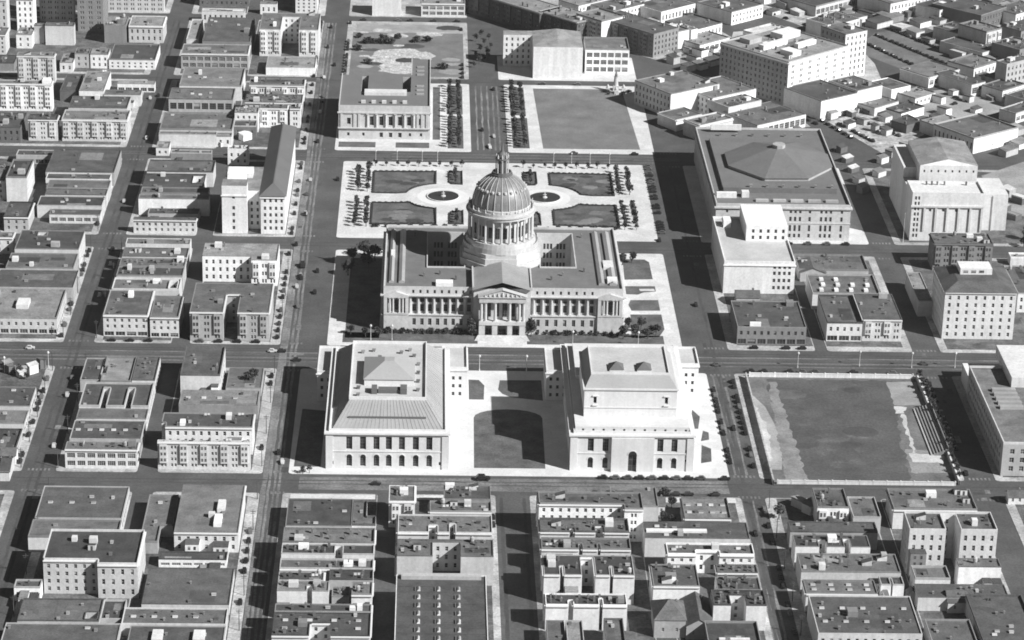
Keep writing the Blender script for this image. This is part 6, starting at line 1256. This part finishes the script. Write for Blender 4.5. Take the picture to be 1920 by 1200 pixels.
gpx('pale gabled cottage beside the dark one, left edge','cottage',[(-227.0,23.6),(-220.4,30.6)],4.2,2.2,'w','m','x')
gpx('gabled grey house in the dark yard at bottom right','house',[(173.9,-109.9),(184.4,-99.5)],5,2.6,'l','n','x')
gpx('small gabled outhouse in the yard below the low sheds','outhouse',[(158.7,-101.0),(162.8,-97.1)],3.6,1.8,'m','d','y')
gpx('dark gabled shed behind the bay-fronted house row','shed',[(120.7,224.5),(132.8,234.6)],5,2.2,'m','d','x')
gpx('gabled grey hall behind the pale garage with ten skylights','hall',[(158.2,261.5),(171.7,279.2)],5,2.4,'m','n','y')
gpx('pale gabled hut on the lot right of the school corner','hut',[(217.9,-7.5),(224.9,-1.9)],3.6,2,'w','m','x')
gpx('low gabled stable in the upper right civic triangle','stable',[(134.7,535.5),(146.3,546.8)],5,2,'l','n','x')
# little sheds, timber stacks and hoardings scattered over the lots
def shed(x,y,w,d,h,a,label,m,rm,group=None,name='shed'):
    t=thing(name,label,name.replace('_',' '),(x,y,.12),a,group); b=MB(); b.box(-w/2,w/2,-d/2,d/2,-.1,h,top=False); b.box(-.6,.6,-d/2-.03,-d/2,-.1,2.1); b.obj('wall',m,t); b=MB(); b.face([(-w/2-.3,-d/2-.3,h-.15),(w/2+.3,-d/2-.3,h-.15),(w/2+.3,d/2+.3,h+.9),(-w/2-.3,d/2+.3,h+.9)]); b.face([(-w/2,-d/2,h),(-w/2,d/2,h),(-w/2,d/2,h+.8)]); b.face([(w/2,-d/2,h),(w/2,d/2,h+.8),(w/2,d/2,h)]); b.face([(w/2,d/2,h),(w/2,d/2,h+.8),(-w/2,d/2,h+.8),(-w/2,d/2,h)]); b.obj('roof',rm,t)
def scatter(pts,label,group,lo,hi,name='shed',tones='wlmd'):
    pts,end=order(pts)
    for i,(x,y) in enumerate(pts):
        k_=random.choice(tones); lab='%s from %s, %s, %s'%(nth(i),end,dict(w='white',l='pale',m='grey',g='dark grey',d='dark')[k_],label)
        shed(x,y,random.uniform(lo,hi),random.uniform(lo*.7,hi*.8),random.uniform(2.2,4.6),random.choice((.73,.73,.73+pi/2)),lab,WALL[k_],ROOF[random.choice('wlmkd')],group,name)
scatter([(211.7,543.4),(218.9,552.3),(224.3,548.3),(230.5,559.4),(236.0,555.3),(242.7,562.2),(229.6,533.5),(244.5,540.6),(249.6,530.2),(234.8,519.0),(257.6,539.1),(220.1,526.7),(241.1,513.0),(256.3,520.0)],'small shed or stack among the rubble lot behind the auditorium','sheds on the rubble lot',3.5,8)
scatter([(261.3,585.3),(267.1,574.4),(277.9,592.8),(284.2,579.6),(296.5,596.0),(303.5,582.8),(314.9,599.2),(320.4,588.1),(304.7,560.7),(283.6,555.4),(275.4,542.0)],'small shed on the grey lot above the lodge theatre','sheds on the grey lot',4,9)
scatter([(69.4,791.5),(75.3,780.9),(86.6,798.0),(95.6,790.2),(103.5,779.7),(112.8,796.8),(121.1,775.3),(128.4,764.9),(102.1,804.5),(115.2,750.9),(135.6,752.0),(143.8,763.1),(149.4,742.2)],'low cluttered shed behind the dark avenue blocks','sheds behind the dark avenue blocks',6,13)
scatter([(119.1,679.4),(125.4,669.9),(133.5,682.6),(140.8,675.6),(149.9,686.0),(121.6,657.5),(135.5,663.1)],'low shed on the lot left of the huge hotel','sheds left of the huge hotel',4,9)
scatter([(182.9,798.0),(197.0,810.0),(210.7,796.8),(220.1,780.9),(232.4,789.8),(243.2,768.7),(253.3,777.4),(233.2,752.1),(201.2,779.8),(253.7,753.2)],'low shed on the pale lots near the top edge','sheds near the top edge',6,12)
scatter([(361.0,813.8),(368.0,800.3),(378.9,817.7),(311.8,780.7),(314.3,761.9),(300.4,755.8),(294.8,779.7),(365.3,775.5),(376.9,787.1),(313.1,727.7),(320.3,710.1),(293.2,731.8),(299.2,714.1)],'low shed among the dark warehouses, top right','sheds among the top right warehouses',6,13)
scatter([(274.9,797.8),(265.4,805.5),(258.2,813.5),(277.8,778.7),(247.0,815.7)],'low shed by the wide road at the top edge','sheds by the top road',6,12)
scatter([(257.4,764.1),(267.6,778.2),(271.6,754.2),(281.1,768.1),(285.6,744.4),(252.8,796.5),(266.2,816.8),(277.4,825.9)],'workshop near the wide road at the top edge','workshops near the top road',9,17,'workshop','wlmg')
scatter([(315.1,679.8),(328.0,700.4),(333.7,668.5),(339.0,647.0),(350.1,657.2),(320.5,634.2),(329.8,627.6),(341.0,618.8),(295.7,628.3),(302.1,614.6)],'workshop on the crowded ground by the slim stair tower','workshops by the slim stair tower',9,16,'workshop','wlmg')
scatter([(147.6,656.4),(138.3,646.3),(130.1,641.2),(153.6,668.9)],'low store on the corner left of the huge hotel','stores left of the huge hotel',7,12,'store','lm')
scatter([(311.6,507.9),(321.9,518.7),(302.2,492.1),(309.1,477.3),(319.2,492.8)],'low shed by the long bright warehouse, right edge','sheds by the long bright warehouse',7,12,'shed','wlmd')
scatter([(168.4,511.8),(176.1,516.3),(186.5,512.6),(156.7,540.8),(164.2,549.8),(176.2,552.5),(184.5,537.8)],'small roof shed in the yard behind the auditorium','sheds behind the auditorium',3.5,7)
scatter([(-146.7,518.2),(-147.8,485.2),(-131.0,527.4),(-160.6,509.3),(-161.4,474.6),(-150.3,455.3)],'small white cottage behind the state offices','cottages behind the state offices',5,8,'cottage','wl')
scatter([(209.0,477.9),(210.1,460.1),(211.1,441.7),(211.6,422.7),(211.7,405.9)],'low shed along the right side of the auditorium','sheds right of the auditorium',4,7,'shed','lmd')
scatter([(225.2,434.6),(230.9,459.0),(249.2,484.7),(253.8,472.9),(238.3,472.2)],'low shed on the corner behind the lodge theatre','sheds behind the lodge theatre',5,9,'shed','wlm')
scatter([(287.3,377.1),(290.8,363.9),(299.7,391.1),(295.5,404.7)],'low dark shed right of the lodge theatre','sheds right of the lodge theatre',5,9,'shed','dm')
scatter([(-237.1,126.3),(-231.5,122.6),(-226.5,126.6),(-223.3,133.3),(-239.3,132.8)],'small stand on the corner lot at the left edge','stands on the left corner lot',2.5,5,'kiosk')
scatter([(62.5,-88.7),(70.6,-83.8),(62.6,-107.4),(71.3,-102.6)],'lean-to in the shaded yards below the right alley','lean-tos in the shaded yards',4,8,'lean_to','dm')
scatter([(139.7,-11.4),(129.7,-17.0),(125.6,-11.8)],'low shed beside the cream corner house','sheds beside the cream corner house',4,7)
MV=[('wide left avenue lane beside city hall',-107,-104,180,430,9),('wide left avenue near the library',-107,-101,480,735,7),('boulevard lanes below city hall',-180,190,0,0,9),('left avenue',-213,-205,20,590,9),('central avenue beyond the plaza',-6,4,475,595,4)]
for nm,xa,xb,ya,yb,n in MV:
    pts=[(random.uniform(xa,xb),random.uniform(ya,yb) if ya!=yb else random.choice((145.5,156.5))) for _ in range(n)]; pts,end=order(pts)
    for i,(x,y) in enumerate(pts):
        ci=random.choice((0,0,1,2)); o_=car(x,y,pi/2 if ya==yb else random.choice((0,pi)),'%s car from %s driving in the %s, %s'%(nth(i),end,nm,('black','grey','pale')[ci]),'moving cars, '+nm,ci)
for i,(x,y,a,ci,lab) in enumerate([(-104.3,274.2,0,0,'black truck-like sedan in mid street beside the shaded city hall wing'),(-96.2,266.6,0,0,'dark car driving nearest the city hall pavement'),(-96.3,235.9,0,0,'dark car driving behind another beside city hall lawn'),(-109.2,306.2,0,0,'dark car turning at the crossing left of city hall'),
    (-104.5,37.9,0,0,'dark car driving left of the memorial hall shadow'),(-102.3,27.7,0,2,'pale car beside a dark one left of the memorial hall'),(-90.4,413.9,0,0,'single dark car at the left edge of the plaza'),(104.4,70.1,0,0,'dark car driving between opera house and field'),(-232,157,1.57,2,'pale car driving on the boulevard at far left'),(-206,228,0,2,'white car in the shaded left avenue'),(206,150,1.57,1,'grey car at the boulevard corner beyond the field'),(-24,151,1.57,0,'dark car on the boulevard between the memorial buildings'),(100,225,0,0,'dark car right of city hall in sunlight'),(-100,640,0,0,'dark van in mid street beside the open field'),
    (-13,12,1.57,0,'dark car on the cross street below the court'),(-207,100,0,2,'white truck on the lower left avenue'),(103,-40,.1,0,'dark car on the lower right street'),(-6,509,0,0,'dark car on the central avenue beyond the plaza'),(88,320,0,0,'dark car at the near right corner of the plaza'),(-60,6,1.57,0,'dark car crossing below the memorial hall')]):
    if ci==0 and i in(0,14): car(x,y,a,lab,None,0,0,1.5)
    else: car(x,y,a,lab,None,ci)

# ------------------------------------------------------------------ thin haze over the far city
hb=MB(); hb.box(-5200,5200,-3200,7200,-1.3,600,0,bottom=True); tag(hb.obj('haze',hz),kind='stuff')
